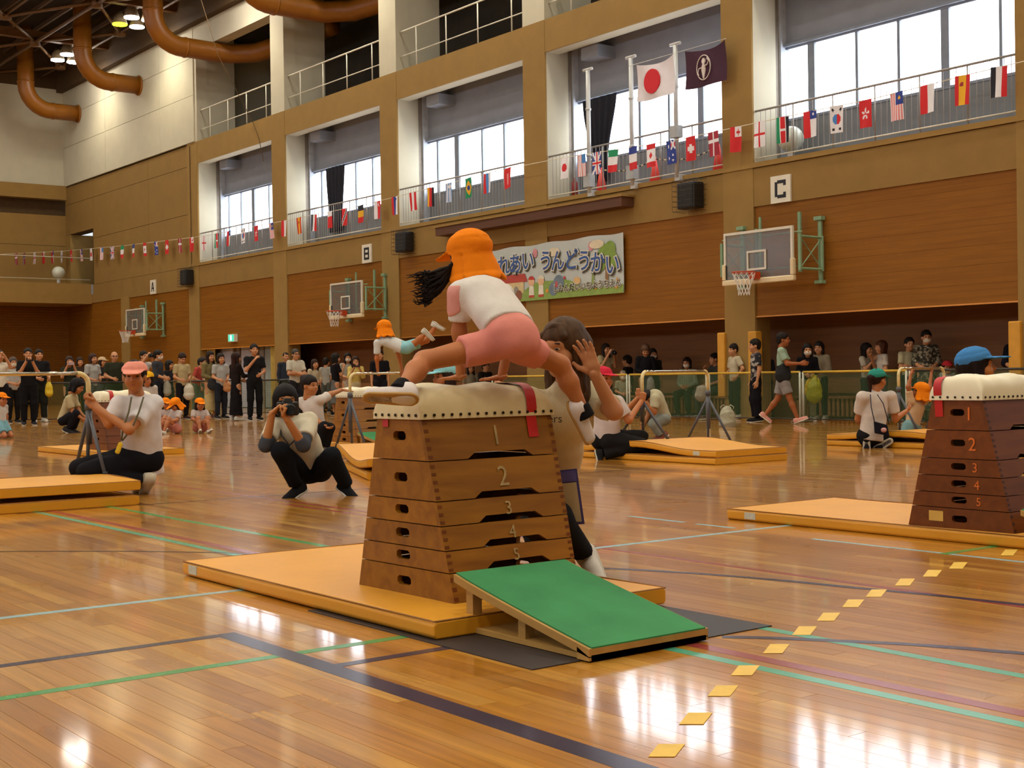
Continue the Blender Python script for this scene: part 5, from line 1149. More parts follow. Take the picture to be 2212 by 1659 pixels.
def camera_thing(label, c, Fm, s=1., cat='camera', lens=.09):
    o = empty('camera', c, label, cat); k = lambda x, y, z: c+(Fm[0]*x+Fm[1]*y+Fm[2]*z)*s
    b = MB(); b.hexa([k(-.07, -.035, -.05), k(.07, -.035, -.05), k(.07, .03, -.05), k(-.07, .03, -.05)], [k(-.07, -.035, .04), k(.07, -.035, .04), k(.07, .03, .04), k(-.07, .03, .04)]); bevel(b.build('camera_body', M_black, o), .008*s)
    b = MB(); b.hexa([k(-.03, -.03, .04), k(.03, -.03, .04), k(.03, .03, .04), k(-.03, .03, .04)], [k(-.02, -.025, .065), k(.02, -.025, .065), k(.02, .025, .065), k(-.02, .025, .065)]); b.build('viewfinder_hump', M_black, o)
    MB().tube([k(0, .03, -.005), k(0, lens*.6, -.005), k(0, lens, -.005)], [.036*s, .036*s, .040*s], 16).build('lens_barrel', M_black, o, True); MB().tube([k(0, lens, -.005), k(0, lens+.004, -.005)], .033*s, 16).build('lens_glass', mat('lens_glass', '#0c1018', .05), o)
    MB().tube([k(.05, .0, .04), k(.05, 0, .05)], .012*s, 10).build('dial', M_black, o)
def grip(J, px):
    def u(p): q = p-CAM; return IW/2+FPX*np.dot(q, CR)/np.dot(q, CF)
    return min((J['wL'], J['wR']), key=lambda p: abs(u(p)-px))
def bag(label, c, w, h, d, col, handle=None, name='plastic_bag', seed=1, cat='bag', cell=.014):
    c = np.array(c); o = empty(name, c-V(0, 0, h/2), label, cat, 'carried bags'); P = [rc(c+V(0, 0, -h*.22), c+V(0, 0, h*.12), w*.5, w*.42, CF, w/d), rc(c+V(0, 0, h*.1), c+V(0, 0, h*.32), w*.42, w*.24, CF, w/d)]
    part('bag_body', grow(P, cell, .03, folds(.007, 34, seed)), mat('bag_'+col.strip('#')+name, col, .45 if name == 'plastic_bag' else .8, .12, 20), o)
    hd = MB(); top = np.array(handle) if handle is not None else None
    for s in (-1, 1):
        if top is None: hd.tube([c+CR*s*w*.08+V(0, 0, h*.42), c+CR*s*w*.2+V(0, 0, h*.55), c+CR*s*w*.38+V(0, 0, h*.46), c+CR*s*w*.34+V(0, 0, h*.36)], .010, 6)
        else: hd.tube([c+CR*s*w*.2+V(0, 0, h*.40), (c+V(0, 0, h*.5)+top)/2+CR*s*w*.13, top], .009, 6)
    hd.build('bag_handle', mat('bag_'+col.strip('#')+name, col), o, True)
sp_ = spectator
# ---- left group
J, Fm, b = sp_('person in a white top raising an arm at the left edge', 2, 918, 752, 10, arms=('high', 'down'), top=('#c9c0ab', 'short'), bot=('trousers', '#1c1a1c'), hair='short')
J, Fm, b = sp_('masked person in pale grey beside the men in black', 30, 914, 768, 20, arms=('belly', 'belly'), top=('#a8a298', 'half'), bot=('trousers', '#1a1818'), hair='bob', hcol='#4a3e36', mask=1)
J, Fm, b = sp_('man in a black tee filming with a phone at the left', 63, 919, 747, 5, arms=('phone', 'phone'), top=('#191818', 'short'), bot=('trousers', '#151416'), hair='short', shoe='#2c2a2e', fat=1.08)
phone('phone held by the man in black at the left', J, Fm, '#1f1f24')
J, Fm, b = sp_('man in a black tee with folded arms behind the filming man', 86, 912, 750, 15, arms=('hold', 'belly'), top=('#1b1a1c', 'short'), bot=('trousers', '#22241f'), hair='short', shoe='#c9c4b8', fat=1.1)
bag('yellow plastic bag hanging at the fence beside the men in black', grip(J, 104)-V(0, 0, .42*.6)-CF*.03, .2, .42, .14, '#c7a91c', grip(J, 104)-CF*.02)
J, Fm, b = sp_('woman in a dark green top filming with a pink phone', 152, 908, 766, 8, arms=('face', 'face'), top=('#2b2c22', 'short'), bot=('skirt', '#1c1d18'), hair='bob', hcol='#2e211a')
phone('pale pink phone held in front of a face', J, Fm, '#b59a9c')
sp_('brown haired head behind the woman with the pink phone', 174, 898, 768, 20, top=('#3a2c22', 'short'), bot=('trousers', '#22201e'), hair='bob', hcol='#2a1d16')
sp_('woman in a grey tee with a brown print and shoulder strap', 202, 906, 760, 40, arms=('belly', 'hold'), top=('#a19e98', 'short'), bot=('trousers', '#55565a'), hair='bob', hcol='#35221a')
sp_('person in a beige cap and black vest', 222, 899, 768, 45, arms=('belly', 'fwd'), top=('#2b2826', 'short'), bot=('trousers', '#3e4044'), hair='bob', hcol='#2a1e18', cap=('cap', '#b59b78'))
sp_('bald man with glasses in a dark green tee', 249, 906, 755, 10, arms=('down', 'belly'), top=('#2c2e22', 'short'), bot=('trousers', '#24241f'), hair='bald', glasses=1, fat=1.12)
J, Fm, b = sp_('person in white holding a camera up to the face', 312, 905, 754, 35, arms=('high', 'high'), top=('#b9b6b2', 'short'), bot=('trousers', '#2a2a2e'), hair='short')
camera_thing('small black camera held up above the pink cap', (J['wL']+J['wR'])/2+Fm[1]*.08, Fm, .9)
J, Fm, b = sp_('man in a dark grey tee with a white mask looking right', 343, 907, 752, 70, arms=('belly', 'hold'), top=('#34353a', 'half'), bot=('trousers', '#1f2126'), hair='short', mask=1, fat=1.12)
bag('translucent white bag held by the man with a mask', grip(J, 366)-V(0, 0, .4*.6)-CF*.03, .22, .4, .14, '#9c9a88', grip(J, 366)-CF*.02, seed=3)
sp_('dark haired person half hidden behind the man in beige', 367, 902, 776, 60, top=('#252426', 'short'), bot=('trousers', '#1f1f22'), hair='bob')
J, Fm, b = sp_('man in a beige tee looking down with a cross strap', 395, 906, 759, 30, arms=('belly', 'hold'), tilt=-.5, top=('#a8966e', 'short'), bot=('trousers', '#1c1a1c'), hair='short', hcol='#2c1e16', shoe='#3a2a2a')
bag('white plastic bag carried by the man in beige', grip(J, 415)-V(0, 0, .46*.6)-CF*.03, .26, .46, .18, '#bdb6a2', grip(J, 415)-CF*.02, seed=5)
bag('beige canvas tote hanging from the man in beige', grip(J, 403)-V(0, 0, .44*.6)-CF*.03, .27, .44, .08, '#a8946a', grip(J, 403)-CF*.02, 'tote_bag', seed=7)
sp_('dark haired person bending forward with a red collar', 424, 898, 768, 60, kind='lean', arms=('belly', 'belly'), top=('#a5453c', 'short'), bot=('trousers', '#55604e'), hair='short')
sp_('woman in white half hidden behind the khaki cardigan', 440, 896, 768, 60, top=('#b0a492', 'short'), bot=('trousers', '#4a5648'), hair='long', hcol='#36221a')
J, Fm, b = sp_('woman in a khaki cardigan and long beige skirt', 456, 905, 755, 35, arms=('belly', 'belly'), top=('#6f6340', 'long'), bot=('skirt', '#b39e6c'), hair='long', hcol='#241812', shoe='#8d6a58')
bag('black shoulder bag on the woman in a khaki cardigan', grip(J, 448)-V(0, 0, .2*.6)-CF*.03, .26, .2, .1, '#171618', grip(J, 448)-CF*.02, 'shoulder_bag', cell=.012)
J, Fm, b = sp_('woman in a pale blouse and dark jeans', 478, 905, 760, 30, arms=('belly', 'hold'), top=('#9c9a94', 'short'), bot=('trousers', '#22252c'), hair='bob', hcol='#241a14')
bag('clear bag with orange contents carried beside the black dress', grip(J, 491)-V(0, 0, .24*.6)-CF*.03, .2, .24, .14, '#b07a4a', grip(J, 491)-CF*.02, seed=9)
sp_('woman in a long black dress with long brown hair', 511, 909, 758, 120, arms=('belly', 'fwd'), top=('#211a18', 'long'), bot=('skirt', '#171416'), hair='long', hcol='#2a1913', shoe='#b8b4ac', skirtlen=.94, flare=1.05)
J, Fm, b = sp_('tall man in black with a grey towel filming beside the curtain', 551, 909, 738, 15, arms=('belly', 'chin'), top=('#1c1c1e', 'short'), bot=('trousers', '#161618'), hair='short', shoe='#1c1c1e')
# ---- middle group
sp_('man with glasses in a white tee with folded arms', 640, 903, 750, 25, arms=('cross', 'cross'), top=('#b5ae9c', 'short'), bot=('trousers', '#232326'), hair='short', hcol='#3c3832', glasses=1, fat=1.1)
sp_('man in a navy jacket behind the man in a white tee', 619, 893, 757, 20, top=('#2c303a', 'long'), bot=('trousers', '#2a2b30'), hair='crop')
sp_('woman in a cream blouse beside the man in a white tee', 681, 897, 774, 30, arms=('belly', 'belly'), top=('#a89a80', 'half'), bot=('trousers', '#24241f'), hair='long', hcol='#2a1c16')
sp_('person with a backpack behind the woman in black', 706, 892, 770, 150, top=('#8d8a80', 'short'), bot=('trousers', '#4a4c44'), hair='short')
sp_('woman in a black tee and grey skirt raising a hand', 726, 899, 760, 110, arms=('belly', 'chin'), top=('#161416', 'short'), bot=('skirt', '#5e5c5a'), hair='bob', skirtlen=.7, shoe='#19181a')
sp_('woman in a white mask with long dark hair', 753, 894, 759, 10, arms=('belly', 'belly'), top=('#8f8676', 'short'), bot=('skirt', '#a89a86'), hair='long', hcol='#1c1512', mask=1)
J, Fm, b = sp_('woman in a yellow cardigan filming with a phone', 770, 899, 767, 5, arms=('phone', 'phone'), top=('#bfa85c', 'half'), bot=('skirt', '#b0a27c'), hair='long', hcol='#2e1e16')
phone('dark phone held by the woman in a yellow cardigan', J, Fm, '#33262a', land=True)
sp_('man in a black tee standing behind the boy on the bar', 822, 900, 752, 5, arms=('down', 'down'), top=('#17161a', 'short'), bot=('trousers', '#1c1b20'), hair='short', face=False, fat=1.1)
sp_('woman with long hair seated beyond the girl\'s arms', 1018, 888, 792, 15, kind='sit', H=1.6, z0=0, top=('#8d8268', 'short'), bot=('trousers', '#3a3a36'), hair='long', hcol='#241a14')
sp_('person in a dark jacket seated beyond the girl\'s arms', 1050, 886, 790, 40, kind='sit', H=1.65, top=('#22211f', 'long'), bot=('trousers', '#2a2a28'), hair='short')
# ---- right group
J, Fm, b = sp_('woman in beige filming with a silver camera', 1310, 897, 738, 40, arms=('face', 'face'), top=('#9a8c68', 'short'), bot=('trousers', '#6a6250'), hair='long', hcol='#221812')
camera_thing('silver camcorder held by the woman in beige', (J['wL']+J['wR'])/2+Fm[1]*.07, Fm, .9)
sp_('man in a black jacket seated behind the rail', 1357, 888, 772, 250, kind='sit', H=1.72, arms=('belly', 'belly'), top=('#211f1c', 'long'), bot=('trousers', '#22221e'), hair='short', hcol='#241a12')
J, Fm, b = sp_('woman in black looking down at a phone', 1396, 899, 740, 10, arms=('belly', 'belly'), tilt=-.7, top=('#1a181c', 'long'), bot=('skirt', '#4a4446'), hair='bob', hcol='#5a4030', skirtlen=.6)
phone('phone held low by the woman in black', {'wL': J['wL'], 'wR': J['wR']}, Fm, '#8a3a34')
bag('white plastic bag held beside the woman in black', grip(J, 1431)-V(0, 0, .38*.6)-CF*.03, .2, .38, .14, '#8f8a82', grip(J, 1431)-CF*.02, seed=11)
sp_('masked person behind the woman looking at a phone', 1412, 894, 750, 20, top=('#262422', 'short'), bot=('trousers', '#2a2826'), hair='bob', mask=1)
sp_('person in a pale tee crouching behind the rail', 1347, 900, 818, 10, kind='sit', H=1.25, arms=('belly', 'belly'), top=('#8f866c', 'short'), bot=('trousers', '#3a3c34'), hair='crop', hcol='#6a6050', mask=1)
sp_('woman in a pale green shirt and mask seated by the rail', 1486, 893, 770, 340, kind='sit', H=1.6, arms=('belly', 'belly'), top=('#8e9478', 'long'), bot=('trousers', '#1f2a1e'), hair='bob', hcol='#241712', mask=1)
sp_('man in a dark vest seated beside the yellow pad', 1546, 893, 769, 300, kind='sit', H=1.7, arms=('belly', 'chin'), top=('#3c3a34', 'short'), bot=('trousers', '#3a3e36'), hair='short')
bag('pale bundle on the bench beside the seated man', onz(1516, 848, .55), .28, .24, .2, '#7f7a66', seed=2, name='cloth_bundle')
J, Fm, b = sp_('woman in a white tee with a ponytail beside the yellow pad', 1588, 905, 739, 300, arms=('hip', 'belly'), top=('#b3a78c', 'short'), bot=('trousers', '#1c211b'), hair='pony', hcol='#1c1310', shoe='#a8a290')
bag('white plastic bag on the floor behind the woman with a ponytail', onz(1571, 902, .16), .3, .4, .2, '#9c9880', seed=4)
def print_mat(name, cols, scale=28.):
    m = mat(name, cols[0], .85, .1); N = m.node_tree.nodes; L = m.node_tree.links; vo = N.new('ShaderNodeTexVoronoi'); vo.inputs['Scale'].default_value = scale; tc = N.new('ShaderNodeTexCoord'); L.new(tc.outputs['Object'], vo.inputs['Vector'])
    r = N.new('ShaderNodeValToRGB'); r.color_ramp.interpolation = 'CONSTANT'; sp2 = N.new('ShaderNodeSeparateColor'); L.new(vo.outputs['Color'], sp2.inputs[0]); L.new(sp2.outputs[0], r.inputs[0])
    e = r.color_ramp.elements; e[0].color = (*srgb(cols[0]), 1); e[1].position = .6; e[1].color = (*srgb(cols[1]), 1); k = e.new(.78); k.color = (*srgb(cols[2]), 1); L.new(r.outputs[0], N['Principled BSDF'].inputs['Base Color']); return m
sp_('man in a floral black shirt and wide black trousers', 1634, 912, 728, 285, arms=('down', 'down'), top=(print_mat('floral_print', ['#1c1a20', '#6a5a58', '#9a948a'], 16), 'short'), bot=('trousers', '#17151a'), hair='short', legw=1.45, shoe='#1a181a')
sp_('person half hidden between the floral shirt and the mint tee', 1654, 903, 748, 10, top=('#3c4250', 'short'), bot=('trousers', '#2a2a2c'), hair='short', glasses=1)
J, Fm, b = sp_('man in a mint tee and grey shorts walking to the right', 1692, 916, 713, 85, kind='walk', arms=('fwd', 'fwd'), top=('#8fa590', 'short'), bot=('shorts', '#86807c'), hair='short', shoe='#c98f80', sole='#d8d0c4', skin='#96562f', shortlen=.8)
bag('black waist bag on the man in a mint tee', J['pel']-Fm[1]*.02+V(0, 0, .06)-CF*.15, .3, .22, .12, '#141416', name='waist_bag', cell=.012)
J, Fm, b = sp_('woman in a black sweater and mask with long dark hair', 1746, 909, 739, 10, arms=('belly', 'belly'), top=('#121114', 'long'), bot=('trousers', '#8a8264'), hair='long', hcol='#120d0c', mask=1, legw=1.35, shoe='#a09a88')
bag('lime yellow plastic bag held by the woman in a black sweater', J['wL']+V(0, 0, -.28)-CF*.12, .3, .5, .16, '#9c9a0c', J['wL']-CF*.08, seed=6)
sp_('woman in a beige blouse beside the woman in a black sweater', 1772, 907, 734, 340, arms=('belly', 'belly'), top=('#857a64', 'half'), bot=('trousers', '#1a221a'), hair='bob', hcol='#1a1412', shoe='#a8a090')
sp_('woman with long dark hair holding a phone by the green cap', 1873, 903, 738, 60, arms=('belly', 'chin'), top=('#a29886', 'short'), bot=('trousers', '#22242a'), hair='long', hcol='#1a1210')
sp_('woman with brown hair in a white tee looking left', 1907, 904, 732, 290, arms=('belly', 'chin'), top=('#b8aea0', 'short'), bot=('trousers', '#3a3a3c'), hair='bob', hcol='#4a2a18')
bag('yellow cloth bag hung on the fence behind the green cap', grip(J, 1922)-V(0, 0, .36*.6)-CF*.03, .34, .36, .1, '#c2a21c', grip(J, 1922)-CF*.02, 'tote_bag', seed=8)
sp_('person in a cream tee with a shoulder strap', 1966, 903, 725, 20, arms=('cross', 'cross'), top=('#a59c7c', 'short'), bot=('trousers', '#22211f'), hair='short')
sp_('tall masked person in a camouflage print tee', 2003, 905, 708, 15, arms=('belly', 'hold'), top=(print_mat('camouflage_print', ['#2e2a20', '#5f5844', '#8d8570'], 20), 'half'), bot=('skirt', print_mat('camouflage_print', ['#2e2a20', '#5f5844', '#8d8570'])), hair='bun', hcol='#1c1614', mask=1, fat=1.1)
sp_('man with glasses in a black tee at the right edge', 2200, 912, 706, 350, arms=('belly', 'belly'), top=('#15151a', 'half'), bot=('trousers', '#1c1c20'), hair='short', glasses=1, fat=1.15)
sp_('child in a red cap beyond the horizontal bar on the right', 2048, 903, 800, 10, H=1.05, top=('#8a8a86', 'short'), bot=('trousers', '#3a3a3a'), hair='short', cap=('cap', '#a3262c'))
# ================================================================== the people taking part
def fig(label, D, pts, S, cell, group=None, base=None):
    J = {k: atd(p[0], p[1], D+(p[2] if len(p) > 2 else 0)) for k, p in pts.items()}
    b = base if base is not None else V(*J['pel'][:2], 0.)
    r = person(label, b, group); dress(J, S, r, cell); return J, r
def band(name, a, b, r0, r1, m, root, cell=.007, cuts=True): return part(name, grow([rc(a, b, r0, r1, cuts=[(b, np.array(b)-np.array(a)), (a, np.array(a)-np.array(b))] if cuts else [])], cell, .01), m, root)
OR = '#df7a14'; KS = '#b47a50'
# ---- girl leaping over the box
D = 5.45
lk = nrm(facing(atd(1010, 560, D), 222)+V(0, 0, -.12)); hu = nrm(V(0, 0, 1)+lk*.12-CR*.08)
G = dict(pel=(1108, 722, -.08), che=(1054, 645, .06), nek=(1022, 604, .15), hd=(1013, 560, .17), sL=(994, 634, .02), sR=(1086, 640, .22), eL=(992, 718, .06), wL=(995, 814, .10), eR=(1100, 745, .27), wR=(1083, 815, .27),
         hL=(1066, 746, -.07), hR=(1124, 750, .0), kL=(916, 780, -.16), aL=(864, 842, -.36), tL=(768, 838, -.38), kR=(1210, 788, .14), aR=(1262, 892, .17), tR=(1292, 952, .21))
S = dict(look=lk, headup=hu, g=.70, head=.86, hs=.66, hair='long', hcol='#17100f', cap=('flap', OR), top=('#cfcac4', 'short'), bot=('shorts', '#cf8378'), shortlen=.46, shoe='#cfc6c2', sole='#b08a52', foot=.78, hem=.03, tor=1.18, shw=.93, skin='#a9683c', face=False,
         footupL=nrm(CU*.75+CF*.62), handL=(-CR*.75-CU*.1+CF*.6, V(0, 0, -1)), handR=(-CR*.75-CU*.1+CF*.6, V(0, 0, -1)), poseL='press', poseR='press', footupR=nrm(CU*.35+CR*.8-CF*.35), fit=1.02)
Jg, rg = fig('girl in an orange cap and pink shorts leaping over the vaulting box', D, G, S, .0095, base=V(-4.5, 3.2, .068))
for s, a in (('L', 1), ('R', 1)): band('sock', Jg['a'+s]+(Jg['k'+s]-Jg['a'+s])*.16, Jg['a'+s]-(Jg['k'+s]-Jg['a'+s])*.10, .036, .038, cmat('#1a191b'), rg)
pk = cmat('#cf938a')
sa = Jg['sL']; sb = sa+(Jg['eL']-sa)*.42
part('sleeve_stripe', grow([rc(sa-CU*.0, sb, .0545, .0525, cuts=[(sb, nrm(Jg['eL']-sa)*.8+CR*.55), (sa+CR*.004, CR), (sa+CU*.03, CU)])], .0055, .006), pk, rg)
up = nrm(Jg['che']-Jg['pel']); fw_ = nrm(np.cross(up, nrm(Jg['sR']-Jg['sL'])))
part('waistband', grow([rc(Jg['pel']+up*.062, Jg['pel']+up*.086, .1125, .111, fw_, 1.33, cuts=[(Jg['pel']+up*.088, up), (Jg['pel']+up*.062, -up)])], .006, .01, folds(.002, 120, 2)), cmat('#c87a70'), rg)
hr_ = random.Random(5); pt = MB()
for i in range(70):
    t = i/69; e1 = hr_.uniform(-1, 1); e2 = hr_.uniform(-1, 1); ex = 872+46*abs(e1)+20*t; ey = 594+58*t+8*e2
    C = [(990, 566+22*t, D+.13), (972, 575+24*t+5*e2, D+.10), (950, 588+36*t+9*e1, D+.08+.02*e2), (926, 588+60*t+9*e2, D+.06+.02*e1), (904+14*abs(e1), 586+72*t+6*e1, D+.05), (ex, ey, D+.05+.02*e2)]
    P = [atd(*c) for c in C]; Q = []
    for j in range(len(P)-1):
        p0, p1, p2, p3_ = P[max(j-1, 0)], P[j], P[j+1], P[min(j+2, len(P)-1)]
        for u in (0, .33, .67): Q.append(.5*((2*p1)+(-p0+p2)*u+(2*p0-5*p1+4*p2-p3_)*u*u+(-p0+3*p1-3*p2+p3_)*u**3))
    Q.append(P[-1]); n = len(Q); pt.tube(Q, [.0062*(1-(k/n)**1.6)+.0006 for k in range(n)], 6)
pt.build('ponytail', cmat('#17100f', 'hair'), rg, True)
band('hair_tie', atd(984, 574, D+.12), atd(978, 577, D+.12), .024, .024, cmat('#1c1416'), rg, .006)

# ---- helper catching her
D = 5.9
lk = nrm(facing(atd(1210, 760, D), 322)+V(0, 0, -.12))
P = dict(pel=(1186, 1045, .32), che=(1208, 915, .10), nek=(1222, 838, .05), hd=(1217, 752, .0), sR=(1152, 872, .0), sL=(1278, 856, .16), eR=(1105, 950, .12), wR=(1080, 850, .35), eL=(1326, 888, -.02), wL=(1284, 806, -.1),
         hR=(1150, 1055, .3), hL=(1206, 1058, .36), kR=(1170, 1190, .0), aR=(1215, 1205, .45), tR=(1220, 1225, .5), kL=(1205, 1120, -.02), aL=(1264, 1200, .12), tL=(1276, 1228, .04))
S = dict(look=lk, g=.94, tor=.95, head=1.04, hair='long', hcol='#4a3524', top=('#c3b596', 'short'), bot=('trousers', '#1b1b1e'), shoe='#c8c4bc', skin='#b57c55', handL=(nrm(CU*.95-CR*.35), nrm(-CR*.5-CF*.8)), poseL='spread', hem=.0, fit=1.05, seed=5)
Jh, rh = fig('woman in a cream tee with brown hair catching the girl', D, P, S, .0105)
uw = frame(lk, (0, 0, 1)); hh = Jh['hd']
part('side_hair', grow([rc(hh+uw[2]*.08+uw[0]*sx*.03-uw[1]*.01, hh+uw[0]*sx*.072-uw[2]*.02, .034, .032) for sx in (-1, 1)]+[rc(hh+uw[0]*sx*.072-uw[2]*.02+uw[1]*.0, hh+uw[0]*sx*.088-uw[2]*.17+uw[1]*.01, .032, .022) for sx in (-1, 1)]+[rc(hh-uw[1]*.07+uw[2]*.0, hh-uw[1]*.06-uw[2]*.2, .09, .06)]+[rc(hh+uw[2]*.095-uw[0]*.03+uw[1]*.05, hh+uw[2]*.055-uw[0]*.065+uw[1]*.07, .022, .016), rc(hh+uw[2]*.095+uw[0]*.0+uw[1]*.055, hh+uw[2]*.06+uw[0]*.06+uw[1]*.07, .024, .016)], .008, .02, folds(.0018, 105, 4)), cmat('#4a3524', 'hair'), rh)
text('shirt_print', 'ers', .05, cmat('#4a4640'), rh, atd(1199, 905, D-.13), CR, nrm(V(0, 0, 1)-CF*.1), .0006)
o = empty('paper_strip', atd(1237, 1130, D+.1), 'white and violet paper strip hanging at the helper\'s waist', 'paper strip')
q = [atd(*p) for p in ((1208, 1016, D-.02), (1246, 1012, D-.02), (1263, 1132, D+.04), (1224, 1134, D+.04))]
def lerp2(u, v): return (q[0]*(1-u)+q[1]*u)*(1-v)+(q[3]*(1-u)+q[2]*u)*v
def strip(name, u0, u1, v0, v1, m, dz=0.): MB().hexa([lerp2(u0, v0)-CF*dz, lerp2(u1, v0)-CF*dz, lerp2(u1, v1)-CF*dz, lerp2(u0, v1)-CF*dz], [lerp2(u0, v0)-CF*(dz+.003), lerp2(u1, v0)-CF*(dz+.003), lerp2(u1, v1)-CF*(dz+.003), lerp2(u0, v1)-CF*(dz+.003)]).build(name, m, o)
strip('paper_sheet', 0, 1, 0, 1, cmat('#4c4a86')); strip('paper_face', .06, .86, .24, .95, cmat('#b5ad92'), .003); strip('violet_header', .05, .9, .03, .22, cmat('#5c5aa0'), .003)

# ---- crouching photographer
D = 10.6
lk = nrm(facing(atd(617, 860, D), 8)+V(0, 0, -.05))
P = dict(pel=(670, 1012, .28), che=(642, 940, .06), nek=(630, 905, .04), hd=(617, 866, .0), sR=(594, 918, .0), sL=(668, 908, .1), eR=(574, 962, -.2), wR=(588, 893, -.24), eL=(655, 962, -.18), wL=(618, 902, -.30),
         hR=(652, 1022, .24), hL=(692, 1016, .26), kR=(606, 974, -.22), aR=(640, 1052, -.02), tR=(612, 1072, -.14), kL=(716, 985, -.1), aL=(750, 1050, .08), tL=(778, 1075, -.04))
S = dict(look=lk, g=1.0, head=1.04, hair='bob', hcol='#140f0e', top=('#c4bca6', 'short'), bot=('trousers', '#15171c'), shoe='#1b1b1e', sole='#c9c2b8', skin='#a9703f', poseL='grip', poseR='grip', handR=(nrm(CU*.6+CR*.6), CR), handL=(nrm(CU*.8-CR*.2), -CF*.2+CU), fit=1.05, footupR=V(0, 0, 1), footupL=nrm(V(0, 0, 1)+CR*.3))
Jp, rp = fig('crouching photographer in a cream vest with a black camera', D, P, S, .0115)
ch = cmat('#3e4148')
for s in 'LR': part('undersleeve', grow([rc(Jp['s'+s]+(Jp['e'+s]-Jp['s'+s])*.55, Jp['e'+s], .057, .055), rc(Jp['e'+s], Jp['e'+s]+(Jp['w'+s]-Jp['e'+s])*.25, .052, .047, cuts=[(Jp['e'+s]+(Jp['w'+s]-Jp['e'+s])*.25, Jp['w'+s]-Jp['e'+s])])], .011, .02), ch, rp)
FmP = frame(lk, (0, 0, 1)); camera_thing('black camera held by the crouching photographer', atd(621, 881, D-.19), FmP, 1.15, lens=.13)
MB().tube([atd(*p) for p in ((603, 915, D-.02), (608, 940, D-.1), (625, 962, D-.12), (648, 940, D-.06), (650, 912, D+.0))], .008, 6).build('camera_strap', M_black, rp, True)
MB().tube([atd(*p) for p in ((602, 836, D+.1), (606, 822, D+.1), (622, 820, D+.1), (626, 834, D+.1))], .011, 6).build('hood_loop', M_black, rp, True)

# ---- man with the pink cap at the bar
D = 11.0
lk = nrm(facing(atd(290, 810, D), 352))
P = dict(pel=(308, 985, .12), che=(303, 900, .02), nek=(298, 858, .0), hd=(291, 814, -.02), sR=(258, 872, -.06), sL=(334, 870, .08), eR=(236, 915, -.12), wR=(203, 872, -.10), eL=(279, 928, -.2), wL=(207, 880, -.12),
         hR=(288, 992, .06), hL=(322, 992, .14), kR=(172, 1012, -.1), aR=(296, 1036, .12), tR=(316, 1050, .2), kL=(188, 1020, -.22), aL=(312, 1040, .02), tL=(306, 1068, .12))
S = dict(look=lk, g=1.0, head=1.06, hair='short', hcol='#1c1411', cap=('flat', '#d58a78'), top=('#c9c4c4', 'short'), bot=('trousers', '#17161a'), shoe='#b5ac98', sole='#b5ac98', skin='#a76c40', poseL='grip', poseR='grip', handR=(nrm(-CR*.5+CU*.9), nrm(-CR*.6-CF*.7)), handL=(nrm(-CR*.7+CU*.7), nrm(-CR*.3+CF*.8)), hem=-.16, fit=1.1, seed=2, thw=1.3)
Jm, rm = fig('kneeling man in a pink cap and white shirt holding the bar', D, P, S, .0115, base=V(-10.6, 4.2, 0))
MB().tube([atd(*p) for p in ((284, 858, D-.12), (278, 890, D-.19), (266, 925, D-.21), (262, 952, D-.2))], .008, 6).build('lanyard', cmat('#5f5a44'), rm, True); MB().tube([atd(*p) for p in ((310, 858, D-.1), (300, 890, D-.19), (285, 925, D-.21), (264, 952, D-.2))], .008, 6).build('lanyard', cmat('#5f5a44'), rm, True)
part('name_tag', grow([rc(atd(260, 960, D-.22), atd(254, 976, D-.22), .022, .022, CF, 4)], .006, .005), cmat('#c9aa30'), rm)

# ---- boy on the bar
D = 17.35
lk = nrm(facing(atd(827, 707, D), 215)+V(0, 0, -.1))
P = dict(pel=(870, 750, .0), che=(838, 736, .0), nek=(829, 728, .02), hd=(829, 712, .04), sL=(815, 741, -.05), sR=(850, 736, .12), eL=(814, 775, -.05), wL=(816, 801, -.02), eR=(862, 770, .16), wR=(868, 800, .14),
         hL=(880, 752, -.05), hR=(884, 748, .07), kL=(902, 737, -.04), aL=(918, 722, -.05), tL=(930, 742, -.06), kR=(922, 735, .12), aR=(940, 706, .12), tR=(958, 694, .1))
S = dict(look=lk, g=.70, head=.88, hs=.66, hair='short', cap=('flap', OR), top=('#c2c2be', 'short'), bot=('shorts', '#7fb0b6'), shortlen=.55, shoe='#bdb8ac', sole='#a8a394', skin='#a5602f', face=False, foot=.8, poseL='grip', poseR='grip', hem=.0)
fig('boy in an orange cap and pale blue shorts balancing on a bar', D, P, S, .0125, base=V(*atd(840, 800, D)[:2], 0))

# ---- woman reaching to the far box
D = 17.3
lk = nrm(facing(atd(669, 828, D), 50))
P = dict(pel=(684, 935, .05), che=(676, 880, .02), nek=(672, 858, .0), hd=(669, 833, .0), sR=(652, 868, .1), sL=(692, 864, -.05), eR=(676, 902, -.05), wR=(700, 918, -.15), eL=(714, 852, .15), wL=(738, 842, .38),
         hR=(674, 940, .1), hL=(694, 940, .0), kR=(700, 922, -.15), aR=(690, 965, -.05), tR=(702, 973, -.12), kL=(712, 925, -.1), aL=(704, 966, .0), tL=(716, 973, -.1))
S = dict(look=lk, g=.95, head=1.08, hair='bun', hcol='#1d1411', top=('#c0b6ae', 'short'), bot=('trousers', '#1a1a1d'), skin='#a86f45', poseL='flat', handL=(nrm(CR*.9-CU*.1+CF*.4), V(0, 0, -1)), shoe='#bab4a4')
fig('crouching woman in white reaching to the far vaulting box', D, P, S, .0125)

